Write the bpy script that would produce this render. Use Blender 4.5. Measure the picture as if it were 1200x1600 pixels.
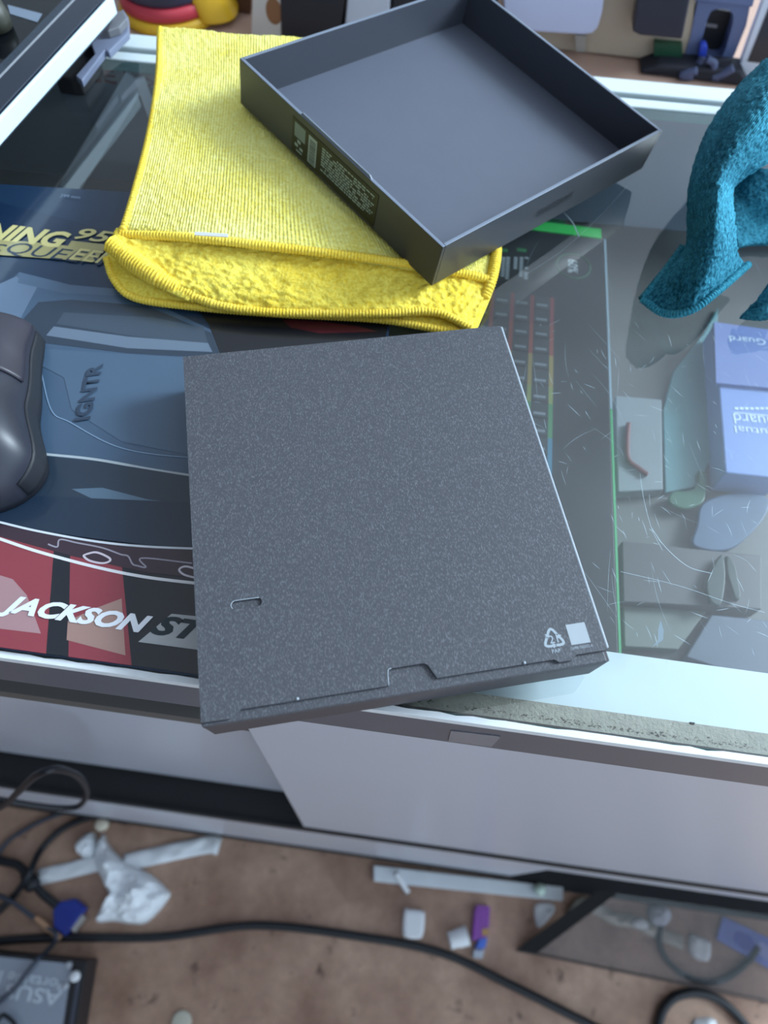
import bpy, bmesh, math, random
from mathutils import Vector, Matrix, noise, Euler

for o in list(bpy.data.objects):
    bpy.data.objects.remove(o, do_unlink=True)
scene = bpy.context.scene
col = scene.collection
random.seed(7)

# ------------------------------------------------------------------ camera
G = 0.85                      # height of the glass counter top above the floor
CAM = Vector((0, 0, G + 0.25))
CR = Vector((0.99101204, 0.12550124, 0.04630955))
CU = Vector((-0.13223495, 0.86670904, 0.4809671))
CF = Vector((-0.02022507, 0.48276793, -0.87551475))
FPX = 1109.0
cd = bpy.data.cameras.new('camera')
cam = bpy.data.objects.new('camera', cd)
col.objects.link(cam)
m = Matrix.Identity(4)
for i in range(3):
    m[i][0] = CR[i]; m[i][1] = CU[i]; m[i][2] = -CF[i]; m[i][3] = CAM[i]
cam.matrix_world = m
cd.sensor_fit = 'VERTICAL'
cd.sensor_height = 36.0
cd.sensor_width = 27.0
cd.lens = 36.0 * FPX / 1600.0
cd.clip_start = 0.01
cd.dof.use_dof = True
cd.dof.focus_distance = 0.275
cd.dof.aperture_fstop = 9.0
scene.camera = cam

# ------------------------------------------------------------------ world and lights
w = bpy.data.worlds.new('shop_daylight')
scene.world = w
w.use_nodes = True
bg = w.node_tree.nodes['Background']
bg.inputs[0].default_value = (0.66, 0.83, 1.0, 1)
bg.inputs[1].default_value = 1.5

def area_light(name, loc, target, sx, sy, power, color):
    l = bpy.data.lights.new(name, 'AREA')
    l.shape = 'RECTANGLE'; l.size = sx; l.size_y = sy; l.energy = power; l.color = color
    o = bpy.data.objects.new(name, l); col.objects.link(o)
    o.location = loc
    o.rotation_euler = (Vector(target) - Vector(loc)).to_track_quat('-Z', 'Y').to_euler()
    return o
area_light('assumed_key_light', (2.4, 1.3, 2.35), (0, 0.3, 0.85), 1.0, 1.0, 118, (0.74, 0.89, 1.0))  # assumed key light, added inside the room; no window is built there

scene.view_settings.view_transform = 'Standard'
scene.view_settings.look = 'None'
scene.view_settings.gamma = 1.0
scene.view_settings.use_curve_mapping = False
scene.view_settings.exposure = 0.45

# ------------------------------------------------------------------ helpers: space
def ray(px, py):
    return CF + CR * ((px - 600) / FPX) - CU * ((py - 800) / FPX)
def at(px, py, z=0.0):
    """point on the horizontal plane z (height above the glass top)"""
    d = ray(px, py)
    return CAM + d * ((G + z - CAM.z) / d.z)
def fl(px, py, z=0.0):
    """point on the plane z above the floor"""
    return at(px, py, z - G)
def vat(px, py, y):
    d = ray(px, py)
    return CAM + d * ((y - CAM.y) / d.y)

# ------------------------------------------------------------------ helpers: materials
def lin(c):
    c = c / 255.0
    return c / 12.92 if c <= 0.04045 else ((c + 0.055) / 1.055) ** 2.4
def srgb(r, g, b):
    return (lin(r), lin(g), lin(b), 1)
MATS = {}
def mat(name, c, rough=0.5, var=0.12, scale=60, bump=0.0, bscale=None, metal=0.0, coat=0.0, spec=0.5, sheen=0.0, trans=0.0):
    if name in MATS:
        return MATS[name]
    m = bpy.data.materials.new(name); m.use_nodes = True
    nt = m.node_tree; p = nt.nodes['Principled BSDF']
    base = srgb(*c)
    tc = nt.nodes.new('ShaderNodeTexCoord')
    n = nt.nodes.new('ShaderNodeTexNoise'); n.inputs['Scale'].default_value = scale; n.inputs['Detail'].default_value = 5
    nt.links.new(tc.outputs['Object'], n.inputs['Vector'])
    mx = nt.nodes.new('ShaderNodeMix'); mx.data_type = 'RGBA'
    mx.inputs['A'].default_value = tuple(v * (1 - var) for v in base[:3]) + (1,)
    mx.inputs['B'].default_value = tuple(min(1, v * (1 + var)) for v in base[:3]) + (1,)
    nt.links.new(n.outputs['Fac'], mx.inputs['Factor'])
    nt.links.new(mx.outputs['Result'], p.inputs['Base Color'])
    p.inputs['Roughness'].default_value = rough
    p.inputs['Metallic'].default_value = metal
    p.inputs['Coat Weight'].default_value = coat
    p.inputs['Coat Roughness'].default_value = 0.08
    p.inputs['Specular IOR Level'].default_value = spec
    if sheen:
        p.inputs['Sheen Weight'].default_value = sheen
        p.inputs['Sheen Roughness'].default_value = 0.5
        p.inputs['Sheen Tint'].default_value = base
    if trans:
        p.inputs['Alpha'].default_value = 1 - trans
    if bump:
        n2 = nt.nodes.new('ShaderNodeTexNoise'); n2.inputs['Scale'].default_value = bscale or scale * 4
        n2.inputs['Detail'].default_value = 4
        nt.links.new(tc.outputs['Object'], n2.inputs['Vector'])
        b = nt.nodes.new('ShaderNodeBump'); b.inputs['Strength'].default_value = bump; b.inputs['Distance'].default_value = 0.001
        nt.links.new(n2.outputs['Fac'], b.inputs['Height'])
        nt.links.new(b.outputs['Normal'], p.inputs['Normal'])
    MATS[name] = m
    return m

def glass_mat(name, tint, ior=1.5, rough=0.0, haze_amt=1.0):
    m = bpy.data.materials.new(name); m.use_nodes = True
    nt = m.node_tree; nt.nodes.clear()
    out = nt.nodes.new('ShaderNodeOutputMaterial')
    t = nt.nodes.new('ShaderNodeBsdfTransparent'); t.inputs[0].default_value = tint
    g = nt.nodes.new('ShaderNodeBsdfGlossy'); g.inputs['Roughness'].default_value = rough
    # Schlick reflectance, the same from above and below
    lw = nt.nodes.new('ShaderNodeLayerWeight'); lw.inputs['Blend'].default_value = 0.5
    pw_ = nt.nodes.new('ShaderNodeMath'); pw_.operation = 'POWER'; pw_.inputs[1].default_value = 5.0
    nt.links.new(lw.outputs['Facing'], pw_.inputs[0])
    f0 = ((ior - 1) / (ior + 1)) ** 2
    fr = nt.nodes.new('ShaderNodeMath'); fr.operation = 'MULTIPLY_ADD'; fr.inputs[1].default_value = 1 - f0; fr.inputs[2].default_value = f0
    nt.links.new(pw_.outputs[0], fr.inputs[0])
    # pale diffuse film stands in for the haze of reflected light
    d = nt.nodes.new('ShaderNodeBsdfDiffuse'); d.inputs[0].default_value = (0.75, 0.85, 0.9, 1)
    tc = nt.nodes.new('ShaderNodeTexCoord')
    n = nt.nodes.new('ShaderNodeTexNoise'); n.inputs['Scale'].default_value = 18; n.inputs['Detail'].default_value = 8
    nt.links.new(tc.outputs['Object'], n.inputs['Vector'])
    mr = nt.nodes.new('ShaderNodeMapRange'); mr.inputs['From Min'].default_value = 0.35; mr.inputs['From Max'].default_value = 0.8
    mr.inputs['To Min'].default_value = 0.045 * haze_amt; mr.inputs['To Max'].default_value = 0.10 * haze_amt
    nt.links.new(n.outputs['Fac'], mr.inputs['Value'])
    m0 = nt.nodes.new('ShaderNodeMixShader')
    nt.links.new(mr.outputs['Result'], m0.inputs[0]); nt.links.new(t.outputs[0], m0.inputs[1]); nt.links.new(d.outputs[0], m0.inputs[2])
    mx = nt.nodes.new('ShaderNodeMixShader')
    nt.links.new(fr.outputs[0], mx.inputs[0]); nt.links.new(m0.outputs[0], mx.inputs[1]); nt.links.new(g.outputs[0], mx.inputs[2])
    nt.links.new(mx.outputs[0], out.inputs[0])
    return m

def clear_mat(name, tint):
    m = bpy.data.materials.new(name); m.use_nodes = True
    nt = m.node_tree; nt.nodes.clear()
    out = nt.nodes.new('ShaderNodeOutputMaterial'); t = nt.nodes.new('ShaderNodeBsdfTransparent'); t.inputs[0].default_value = tint
    nt.links.new(t.outputs[0], out.inputs[0])
    return m

# ------------------------------------------------------------------ helpers: objects
def link(name, me, material=None, parent=None):
    o = bpy.data.objects.new(name, me)
    col.objects.link(o)
    if material is not None:
        me.materials.clear(); me.materials.append(material)
    if parent is not None:
        o.parent = parent
        o.matrix_parent_inverse = parent_inv(parent)
    return o
def parent_inv(p):
    mw = p.matrix_basis.copy(); q = p
    while q.parent:
        q = q.parent; mw = q.matrix_basis @ mw
    return Matrix.Identity(4) if not p.get('_world') else mw.inverted()
def tag(o, label, cat, group=None, kind=None):
    o['label'] = label; o['category'] = cat
    if group: o['group'] = group
    if kind: o['kind'] = kind
    return o
def thing(name, loc=(0, 0, 0), rot=(0, 0, 0), label=None, cat=None, group=None, world=True):
    """Empty at the base of a thing; world=True means that the parts are given in world coordinates"""
    o = bpy.data.objects.new(name, None); col.objects.link(o)
    o.location = loc; o.rotation_euler = rot; o.empty_display_size = 0.02
    if world: o['_world'] = 1
    if label: tag(o, label, cat, group)
    return o
def obj(name, verts, faces, material, parent=None, smooth=False):
    me = bpy.data.meshes.new(name)
    me.from_pydata([tuple(v) for v in verts], [], faces); me.validate(); me.update()
    bm = bmesh.new(); bm.from_mesh(me)
    bmesh.ops.recalc_face_normals(bm, faces=bm.faces)
    bm.to_mesh(me); bm.free()
    if smooth:
        for p in me.polygons: p.use_smooth = True
    return link(name, me, material, parent)
def bm_obj(name, bm, material, parent=None, smooth=False):
    me = bpy.data.meshes.new(name); bm.normal_update(); bm.to_mesh(me); bm.free()
    if smooth:
        for p in me.polygons: p.use_smooth = True
    return link(name, me, material, parent)
def box(name, lo, hi, material, parent=None, bev=0.0, mtx=None, seg=2):
    bm = bmesh.new()
    bmesh.ops.create_cube(bm, size=1)
    for v in bm.verts:
        v.co = Vector([lo[i] + (v.co[i] + 0.5) * (hi[i] - lo[i]) for i in range(3)])
    if bev:
        bmesh.ops.bevel(bm, geom=bm.edges[:], offset=bev, segments=seg, affect='EDGES', profile=0.5)
    if mtx is not None: bm.transform(mtx)
    return bm_obj(name, bm, material, parent)
def prism(name, pts, vec, material, parent=None, bev=0.0, smooth=False):
    """closed outline pts (3d) extruded by vec"""
    bm = bmesh.new()
    vs = [bm.verts.new(p) for p in pts]
    f = bm.faces.new(vs)
    r = bmesh.ops.extrude_face_region(bm, geom=[f])
    for v in [e for e in r['geom'] if isinstance(e, bmesh.types.BMVert)]: v.co += Vector(vec)
    bmesh.ops.recalc_face_normals(bm, faces=bm.faces)
    if bev:
        bmesh.ops.bevel(bm, geom=bm.edges[:], offset=bev, segments=2, affect='EDGES', profile=0.5)
    return bm_obj(name, bm, material, parent, smooth)
def sheet(name, polys, material, parent=None):
    """flat print: a list of closed outlines (3d)"""
    bm = bmesh.new()
    for pts in polys:
        bm.faces.new([bm.verts.new(p) for p in pts])
    for f in bm.faces:
        f.normal_update()
        if f.normal.z < 0: f.normal_flip()
    return bm_obj(name, bm, material, parent)
def catmull(pts, n, closed=False):
    P = [Vector(p) for p in pts]; out = []
    k = len(P)
    for i in range(k if closed else k - 1):
        a = P[(i - 1) % k] if closed or i > 0 else P[0] * 2 - P[1]
        b = P[i]; c = P[(i + 1) % k]
        d = P[(i + 2) % k] if closed or i + 2 < k else P[-1] * 2 - P[-2]
        for j in range(n):
            t = j / n
            out.append(0.5 * ((2 * b) + (c - a) * t + (2 * a - 5 * b + 4 * c - d) * t * t + (3 * b - a - 3 * c + d) * t ** 3))
    if not closed: out.append(P[-1].copy())
    return out
def tube(name, pts, r, material, parent=None, n=8, seg=10, closed=False, rib=0.0, ribstep=0.0014, flat=1.0):
    path = catmull(pts, seg, closed)
    if rib:                                   # resample for a stitched, ribbed hem
        L = [0]
        for i in range(1, len(path)): L.append(L[-1] + (path[i] - path[i - 1]).length)
        k = max(8, int(L[-1] / (ribstep / 4))); q = []; j = 0
        for i in range(k + 1):
            s = L[-1] * i / k
            while j < len(L) - 2 and L[j + 1] < s: j += 1
            t = (s - L[j]) / max(1e-9, L[j + 1] - L[j]); q.append(path[j].lerp(path[j + 1], min(1, max(0, t))))
        path = q
    vs = []; fs = []
    K = len(path); up = Vector((0, 0, 1)); prev = None
    for i, p in enumerate(path):
        if closed: t = path[(i + 1) % K] - path[i - 1]
        else: t = path[min(K - 1, i + 1)] - path[max(0, i - 1)]
        t.normalize()
        a = (prev - t * prev.dot(t)) if prev is not None else (up - t * up.dot(t))
        if a.length < 1e-4: a = Vector((1, 0, 0)) - t * t.x
        a.normalize(); prev = a; b = t.cross(a)
        rr = r[i * (len(r) - 1) // max(1, K - 1)] if isinstance(r, (list, tuple)) else r
        if rib: rr = rr * (1 + rib * math.sin(i * math.pi / 2))
        for s in range(n):
            th = 2 * math.pi * s / n
            vs.append(p + a * (math.cos(th) * rr * flat) + b * (math.sin(th) * rr))
    for i in range(K if closed else K - 1):
        i2 = (i + 1) % K
        for s in range(n):
            s2 = (s + 1) % n
            fs.append((i * n + s, i * n + s2, i2 * n + s2, i2 * n + s))
    if not closed:
        fs.append(tuple(range(n))[::-1]); fs.append(tuple((K - 1) * n + s for s in range(n)))
    return obj(name, vs, fs, material, parent, True)
def lathe(name, prof, c, material, parent=None, n=24, mtx=None):
    vs = []; fs = []
    for (r, z) in prof:
        for s in range(n):
            th = 2 * math.pi * s / n
            vs.append(Vector((math.cos(th) * r, math.sin(th) * r, z)))
    for i in range(len(prof) - 1):
        for s in range(n):
            s2 = (s + 1) % n
            fs.append((i * n + s, i * n + s2, (i + 1) * n + s2, (i + 1) * n + s))
    fs.append(tuple(range(n))[::-1]); fs.append(tuple((len(prof) - 1) * n + s for s in range(n)))
    if mtx is not None: vs = [mtx @ v for v in vs]
    vs = [v + Vector(c) for v in vs]
    return obj(name, vs, fs, material, parent, True)
def upsample(grid, nu, nv):
    rows = [catmull(r, nu) for r in grid]
    out = []
    cols = [catmull([rw[j] for rw in rows], nv) for j in range(len(rows[0]))]
    for i in range(len(cols[0])): out.append([c[i] for c in cols])
    return out
def surf(name, grid, nu, nv, material, parent=None, thick=0.004, amp=0.0, freq=600.0, post=None, wob=0.0, keep=False):
    """cloth sheet through a grid of control points; thick goes down, fuzz is displaced along the normal"""
    g = upsample(grid, nu, nv); R_ = len(g); C_ = len(g[0])
    nrm = [[None] * C_ for _ in range(R_)]
    for i in range(R_):
        for j in range(C_):
            du = g[i][min(C_ - 1, j + 1)] - g[i][max(0, j - 1)]; dv = g[min(R_ - 1, i + 1)][j] - g[max(0, i - 1)][j]
            n = du.cross(dv)
            if n.z < 0 and not keep: n = -n
            nrm[i][j] = n.normalized() if n.length > 1e-12 else Vector((0, 0, 1))
    if keep and nrm[R_ // 2][C_ // 2].z < 0: nrm = [[-v for v in rw_] for rw_ in nrm]
    top = []; bot = []
    for i in range(R_):
        for j in range(C_):
            p = g[i][j].copy()
            if wob: p += nrm[i][j] * (noise.noise(p * 26) * wob)
            if post: p = post(p)
            q = p - nrm[i][j] * thick
            if q.z < G + 0.0022: q.z = min(p.z - 0.0004, G + 0.0022)
            if amp: p = p + nrm[i][j] * amp * (0.6 * noise.noise(p * freq) + 0.4 * noise.noise(p * freq * 0.45) - 0.3)
            top.append(p); bot.append(q)
    N = R_ * C_; fs = []
    for i in range(R_ - 1):
        for j in range(C_ - 1):
            a = i * C_ + j
            fs.append((a, a + 1, a + C_ + 1, a + C_)); fs.append((N + a, N + a + C_, N + a + C_ + 1, N + a + 1))
    for i in range(R_ - 1):
        for j in (0, C_ - 1):
            a = i * C_ + j; fs.append((a, a + C_, N + a + C_, N + a))
    for j in range(C_ - 1):
        for i in (0, R_ - 1):
            a = i * C_ + j; fs.append((a, a + 1, N + a + 1, N + a))
    o = obj(name, top + bot, fs, material, parent, True)
    uv = o.data.uv_layers.new(name='UVMap')
    for lp in o.data.loops:
        k = lp.vertex_index % N
        uv.data[lp.index].uv = ((k % C_) / (C_ - 1), (k // C_) / (R_ - 1))
    return o, g
def text(name, s, origin, xdir, ydir, size, material, parent=None, shear=0.0, bold=0.0, width=None, center=True, ext=0.00006):
    c = bpy.data.curves.new(name, 'FONT'); c.body = s; c.size = 1.0; c.shear = shear; c.offset = bold
    if center: c.align_x = 'CENTER'
    c.align_y = 'CENTER'; c.resolution_u = 3
    t = bpy.data.objects.new('tmp_text', c); col.objects.link(t)
    bpy.context.view_layer.update()
    me = bpy.data.meshes.new_from_object(t.evaluated_get(bpy.context.evaluated_depsgraph_get()))
    bpy.data.objects.remove(t, do_unlink=True); bpy.data.curves.remove(c)
    xs = [v.co.x for v in me.vertices]; ys = [v.co.y for v in me.vertices]
    h = max(ys) - min(ys); wd = max(xs) - min(xs); cy = (max(ys) + min(ys)) / 2; cx = (max(xs) + min(xs)) / 2
    sy = size / h; sx = (width / wd) if width else sy
    X = Vector(xdir).normalized(); Y = Vector(ydir); Y = (Y - X * 0).normalized()
    Z = X.cross(Y).normalized()
    for v in me.vertices:
        v.co = Vector(origin) + X * ((v.co.x - (cx if center else min(xs))) * sx) + Y * ((v.co.y - cy) * sy) + Z * ext
    me.name = name
    return link(name, me, material, parent)

# ------------------------------------------------------------------ materials
M_white = mat('painted_white_frame', (206, 218, 222), 0.4, 0.06, 30)
M_trim = mat('grey_trim', (92, 94, 104), 0.38, 0.08, 25)
M_door = mat('white_laminate', (196, 200, 212), 0.28, 0.03, 8)
M_dark = mat('black_gap', (22, 24, 28), 0.6)
M_black = mat('black_plastic', (26, 28, 33), 0.4, 0.1, 80)
M_rubber = mat('cable_rubber', (24, 27, 34), 0.5, 0.1, 60)
M_cablegrey = mat('grey_cable_rubber', (60, 66, 80), 0.5, 0.1, 60)
M_paper = mat('white_paper', (226, 228, 232), 0.6, 0.05, 40)
M_poly = mat('white_polythene', (240, 244, 248), 0.35, 0.04, 50, trans=0.05)
M_card = mat('beige_cardboard', (188, 172, 152), 0.7, 0.06, 30)

# ================================================================== SETTING
def floor_material():
    m = bpy.data.materials.new('worn_brown_floor'); m.use_nodes = True
    nt = m.node_tree; p = nt.nodes['Principled BSDF']
    tc = nt.nodes.new('ShaderNodeTexCoord')
    def nz(scale, det, rough=0.6):
        n = nt.nodes.new('ShaderNodeTexNoise'); n.inputs['Scale'].default_value = scale
        n.inputs['Detail'].default_value = det; n.inputs['Roughness'].default_value = rough
        nt.links.new(tc.outputs['Object'], n.inputs['Vector']); return n
    n1 = nz(9, 6); n2 = nz(26, 4); n3 = nz(90, 3)
    r1 = nt.nodes.new('ShaderNodeValToRGB')
    r1.color_ramp.elements[0].position = 0.32; r1.color_ramp.elements[0].color = srgb(136, 102, 84)
    r1.color_ramp.elements[1].position = 0.68; r1.color_ramp.elements[1].color = srgb(196, 162, 140)
    nt.links.new(n1.outputs['Fac'], r1.inputs[0])
    r2 = nt.nodes.new('ShaderNodeValToRGB')
    r2.color_ramp.elements[0].position = 0.31; r2.color_ramp.elements[0].color = srgb(92, 80, 78)
    r2.color_ramp.elements[1].position = 0.39; r2.color_ramp.elements[1].color = (1, 1, 1, 1)
    nt.links.new(n2.outputs['Fac'], r2.inputs[0])
    mx = nt.nodes.new('ShaderNodeMix'); mx.data_type = 'RGBA'; mx.blend_type = 'MULTIPLY'; mx.inputs['Factor'].default_value = 0.75
    nt.links.new(r1.outputs[0], mx.inputs['A']); nt.links.new(r2.outputs[0], mx.inputs['B'])
    r3 = nt.nodes.new('ShaderNodeValToRGB')
    r3.color_ramp.elements[0].position = 0.3; r3.color_ramp.elements[0].color = (0.7, 0.7, 0.7, 1)
    r3.color_ramp.elements[1].position = 0.7; r3.color_ramp.elements[1].color = (1, 1, 1, 1)
    nt.links.new(n3.outputs['Fac'], r3.inputs[0])
    mx2 = nt.nodes.new('ShaderNodeMix'); mx2.data_type = 'RGBA'; mx2.blend_type = 'MULTIPLY'; mx2.inputs['Factor'].default_value = 0.5
    nt.links.new(mx.outputs['Result'], mx2.inputs['A']); nt.links.new(r3.outputs[0], mx2.inputs['B'])
    nt.links.new(mx2.outputs['Result'], p.inputs['Base Color'])
    p.inputs['Roughness'].default_value = 0.55
    return m
fo = box('floor', (-3, -2.5, -0.05), (3, 3, 0), floor_material()); fo['kind'] = 'structure'; fo['label'] = 'worn brown shop floor with dark stains'
M_wall = mat('shop_wall_paint', (224, 228, 232), 0.7, 0.04, 3)
M_wall2 = mat('fill_cut_paint', (96, 98, 102), 0.7, 0.08, 3)  # unseen left and front walls, made dark to cut the fill light
for nm, lo, hi in (('wall_back', (-2.6, 2.9, 0), (3, 3, 2.8)), ('wall_left', (-2.7, -2.5, 0), (-2.6, 3, 2.8)), ('wall_front', (-2.6, -2.5, 0), (0.2, -2.4, 2.8)), ('ceiling', (-2.7, -2.5, 2.8), (3, 3, 2.9))):  # front wall stops short and right wall is left out: openings added for daylight
    o = box(nm, lo, hi, M_wall2 if nm in ('wall_left', 'wall_front') else M_wall); o['kind'] = 'structure'; o['label'] = 'unseen plain shop ' + nm.replace('_', ' ')
# ================================================================== DISPLAY COUNTER
ctr = thing('display_counter', (0, 0.26, 0), label='glass-topped display counter with grey trim and white sliding doors', cat='counter')
YF = 0.0592                                     # front plane
BA = math.atan2(0.0190, 0.3785)                 # the back rail runs a little askew
def back_y(x): return 0.4593 + x * 0.0501
X0, X1 = -0.70, 0.70
SH = -0.09                                      # shelf under the glass
# glass top
gl = glass_mat('counter_glass', (0.94, 0.965, 0.97, 1), 1.95, 0.0, 0.4)
ge = mat('glass_edge_green', (110, 160, 155), 0.2, 0.1, 40)
pts = [Vector((X0, YF + 0.0025, G)), Vector((X1, YF + 0.0025, G)), Vector((X1, back_y(X1) - 0.0290, G)), Vector((X0, back_y(X0) - 0.0290, G))]
glass = prism('glass_top', pts, (0, 0, -0.006), gl, ctr)
glass.data.materials.append(ge)
glass.data.materials.append(clear_mat('glass_underside', (0.955, 0.978, 0.982, 1)))
for p in glass.data.polygons:
    if abs(p.normal.z) < 0.5: p.material_index = 1
    elif p.normal.z < 0: p.material_index = 2
# front lip (chipped white edge), grey trim
def strip_noise(name, y0, y1, z0, z1, material, jit, parent, n=240):
    vs = []; fs = []
    for i in range(n + 1):
        x = X0 + (X1 - X0) * i / n
        j = jit * max(0, noise.noise(Vector((x * 90, 3, 1)))) + jit * 0.6 * max(0, noise.noise(Vector((x * 300, 7, 1))))
        for (y, z) in ((y0, z0), (y0, z1 - j * 0.3), (y0 + 0.0003, z1), (y1 - j, z1), (y1 - j, z0)):
            vs.append(Vector((x, y, G + z)))
    for i in range(n):
        for k in range(5):
            k2 = (k + 1) % 5
            fs.append((i * 5 + k, i * 5 + k2, i * 5 + 5 + k2, i * 5 + 5 + k))
    return obj(name, vs, fs, material, parent)
strip_noise('front_lip', YF, YF + 0.0024, -0.004, 0.0006, mat('chipped_white_edge', (226, 232, 236), 0.45, 0.1, 200), 0.0012, ctr)
box('front_trim', (X0, YF + 0.0002, G - 0.036), (X1, YF + 0.0035, G - 0.0042), M_trim, ctr)
# tape patch on the trim
tp = [vat(705, 1141, YF + 0.0001), vat(782, 1150, YF + 0.0001), vat(768, 1166, YF + 0.0001), vat(700, 1157, YF + 0.0001)]
prism('tape_patch', [Vector((p.x, YF - 0.0002, p.z)) for p in tp], (0, 0.0003, 0), mat('clear_tape', (128, 130, 138), 0.2, 0.05, 60), ctr)
# felt strip and white inner ledge, seen through the glass
felt = mat('dirty_felt', (164, 158, 144), 0.9, 0.3, 240, 0.6, 900)
box('felt_strip', (X0, YF + 0.0048, G - 0.0095), (X1, YF + 0.0125, G - 0.0062), felt, ctr)
# grime along the felt
bm = bmesh.new()
rg = random.Random(5)
for i in range(420):
    x = rg.uniform(-0.01, 0.17); y = YF + 0.0062 + abs(rg.gauss(0, 0.0008)); s = rg.uniform(0.0002, 0.0007)
    vs = [bm.verts.new((x + s * rg.uniform(-1.5, 1.5), y + s * rg.uniform(-1, 1), G - 0.00945 + 0.0033)) for k in range(4)]
    try: bm.faces.new(vs)
    except ValueError: pass
go = bm_obj('grime', bm, mat('brown_grime', (88, 76, 62), 0.9), ctr); go['kind'] = 'stuff'
box('inner_ledge', (X0, YF + 0.0036, G - 0.020), (X1, YF + 0.0365, G - 0.0098), mat('bright_white_ledge', (214, 226, 230), 0.35, 0.05, 40), ctr)
# shelf, inner back wall, body
M_shelf = mat('grey_shelf', (88, 86, 84), 0.5, 0.12, 14)
prism('inner_shelf', [Vector((X0, YF + 0.006, G + SH)), Vector((X1, YF + 0.006, G + SH)), Vector((X1, back_y(X1) - 0.01, G + SH)), Vector((X0, back_y(X0) - 0.01, G + SH))], (0, 0, -0.012), M_shelf, ctr)
rot_b = Matrix.Translation((0, 0.4593, 0)) @ Matrix.Rotation(BA, 4, 'Z')
box('inner_back_wall', (X0, -0.0198, G + SH + 0.0003), (X1, -0.0155, G - 0.0103), mat('blue_grey_back_wall', (116, 126, 142), 0.4, 0.05, 12), ctr, mtx=rot_b)
box('back_glass_channel', (X0, -0.0288, G - 0.006), (X1, -0.0203, G + 0.0008), M_white, ctr, 0.0008, rot_b)
box('channel_groove', (X0, -0.0202, G - 0.01), (X1, -0.0151, G - 0.003), mat('groove_grime', (62, 70, 68), 0.7, 0.3, 120), ctr, mtx=rot_b)
box('back_rail', (X0, -0.015, G - 0.03), (X1, 0.0, G + 0.0008), M_white, ctr, 0.0012, rot_b)
box('body_back', (X0, -0.006, 0.002), (X1, 0.0, G - 0.032), M_door, ctr, mtx=rot_b)
box('body_side', (X0, YF + 0.004, 0.002), (X0 + 0.015, back_y(X0) - 0.02, G + SH - 0.013), M_door, ctr)
box('body_side', (X1 - 0.015, YF + 0.004, 0.002), (X1, back_y(X1) - 0.03, G + SH - 0.013), M_door, ctr)
# sliding doors, bottom track, plinth
box('sliding_door', (-0.053, YF + 0.001, 0.318), (X1 - 0.02, YF + 0.013, G - 0.037), M_door, ctr, 0.0008)
box('sliding_door', (X0 + 0.02, YF + 0.031, 0.318), (-0.02, YF + 0.043, G - 0.037), M_door, ctr, 0.0008)
box('track_base', (X0 + 0.02, YF + 0.002, 0.295), (X1 - 0.02, YF + 0.06, 0.312), M_dark, ctr)  # track groove coloured black for the shade lying in it
box('track_rail', (X0 + 0.02, YF - 0.001, 0.290), (X1 - 0.02, YF + 0.0015, 0.317), M_dark, ctr)
box('plinth_panel', (X0 + 0.02, YF - 0.0008, 0.03), (0.215, YF + 0.006, 0.2895), M_door, ctr)
box('plinth_rail', (0.215, YF - 0.0008, 0.235), (X1 - 0.02, YF + 0.006, 0.2895), M_door, ctr)
box('plinth_shade_gap', (X0 + 0.02, YF - 0.003, 0.0), (0.215, YF + 0.008, 0.0295), M_dark, ctr)  # black strip standing for the shadow gap below the plinth
prism('shade_strip', [Vector((0.20, YF + 0.001, 0.005)), Vector((0.26, 0.050, 0.005)), Vector((X1 - 0.02, 0.050, 0.005)), Vector((X1 - 0.02, 0.085, 0.005)), Vector((0.216, 0.085, 0.005)), Vector((0.216, YF + 0.009, 0.005))], (0, 0, -0.0048), mat('black_shade_strip', (20, 24, 32), 0.5), ctr)  # black floor strip standing in for the shade under the rail
box('plinth_back', (X0 + 0.03, 0.33, 0.0), (X1 - 0.03, 0.34, 0.29), M_dark, ctr)
# scratches on the glass
bm = bmesh.new(); rs = random.Random(11)
def scratch(p0, ang, ln, bend, wd):
    n = 7; L = []
    for i in range(n + 1):
        t = i / n; a = ang + bend * t
        L.append((p0 + Vector((math.cos(a), math.sin(a), 0)) * ln * t, a))
    pr = None
    for i, (p, a) in enumerate(L):
        ww = wd * (0.25 + 0.75 * math.sin(math.pi * min(1, max(0, i / n)))) * 0.5
        nrm = Vector((-math.sin(a), math.cos(a), 0)) * ww
        q = (bm.verts.new(p + nrm), bm.verts.new(p - nrm))
        if pr: bm.faces.new((pr[0], q[0], q[1], pr[1]))
        pr = q
def scratch_px(pxs, wd):
    path = catmull([at(x, y, 0.00008) for x, y in pxs], 6)
    pr = None
    for i, p in enumerate(path):
        t = (path[min(len(path) - 1, i + 1)] - path[max(0, i - 1)]).normalized()
        nrm = Vector((-t.y, t.x, 0)) * wd * 0.5
        q = (bm.verts.new(p + nrm), bm.verts.new(p - nrm))
        if pr: bm.faces.new((pr[0], q[0], q[1], pr[1]))
        pr = q
for i in range(190):
    p = at(rs.uniform(830, 1230), rs.uniform(500, 1040), 0.00006)
    scratch(p, rs.choice((1.9, 2.2, 1.75, 2.0, 2.8, 0.6)) + rs.gauss(0, 0.2), rs.uniform(0.0015, 0.008), rs.gauss(0, 0.12), rs.uniform(0.00006, 0.00018))
for i in range(26):
    p = at(rs.uniform(800, 1230), rs.uniform(420, 1020), 0.00006)
    scratch(p, 1.9 + rs.gauss(0, 0.5), rs.uniform(0.012, 0.035), rs.gauss(0, 0.15), 0.00007)
scratch_px([(970, 893), (1060, 915), (1140, 942), (1195, 957)], 0.00013)
scratch_px([(1018, 825), (1040, 855), (1075, 885), (1112, 896)], 0.0002)
scratch_px([(860, 300), (880, 330), (895, 348), (905, 370)], 0.0007)
scratch_px([(985, 285), (940, 335), (880, 390), (820, 430)], 0.00012)
scratch_px([(1000, 740), (1006, 780), (1018, 825), (1035, 860)], 0.00013)
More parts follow.
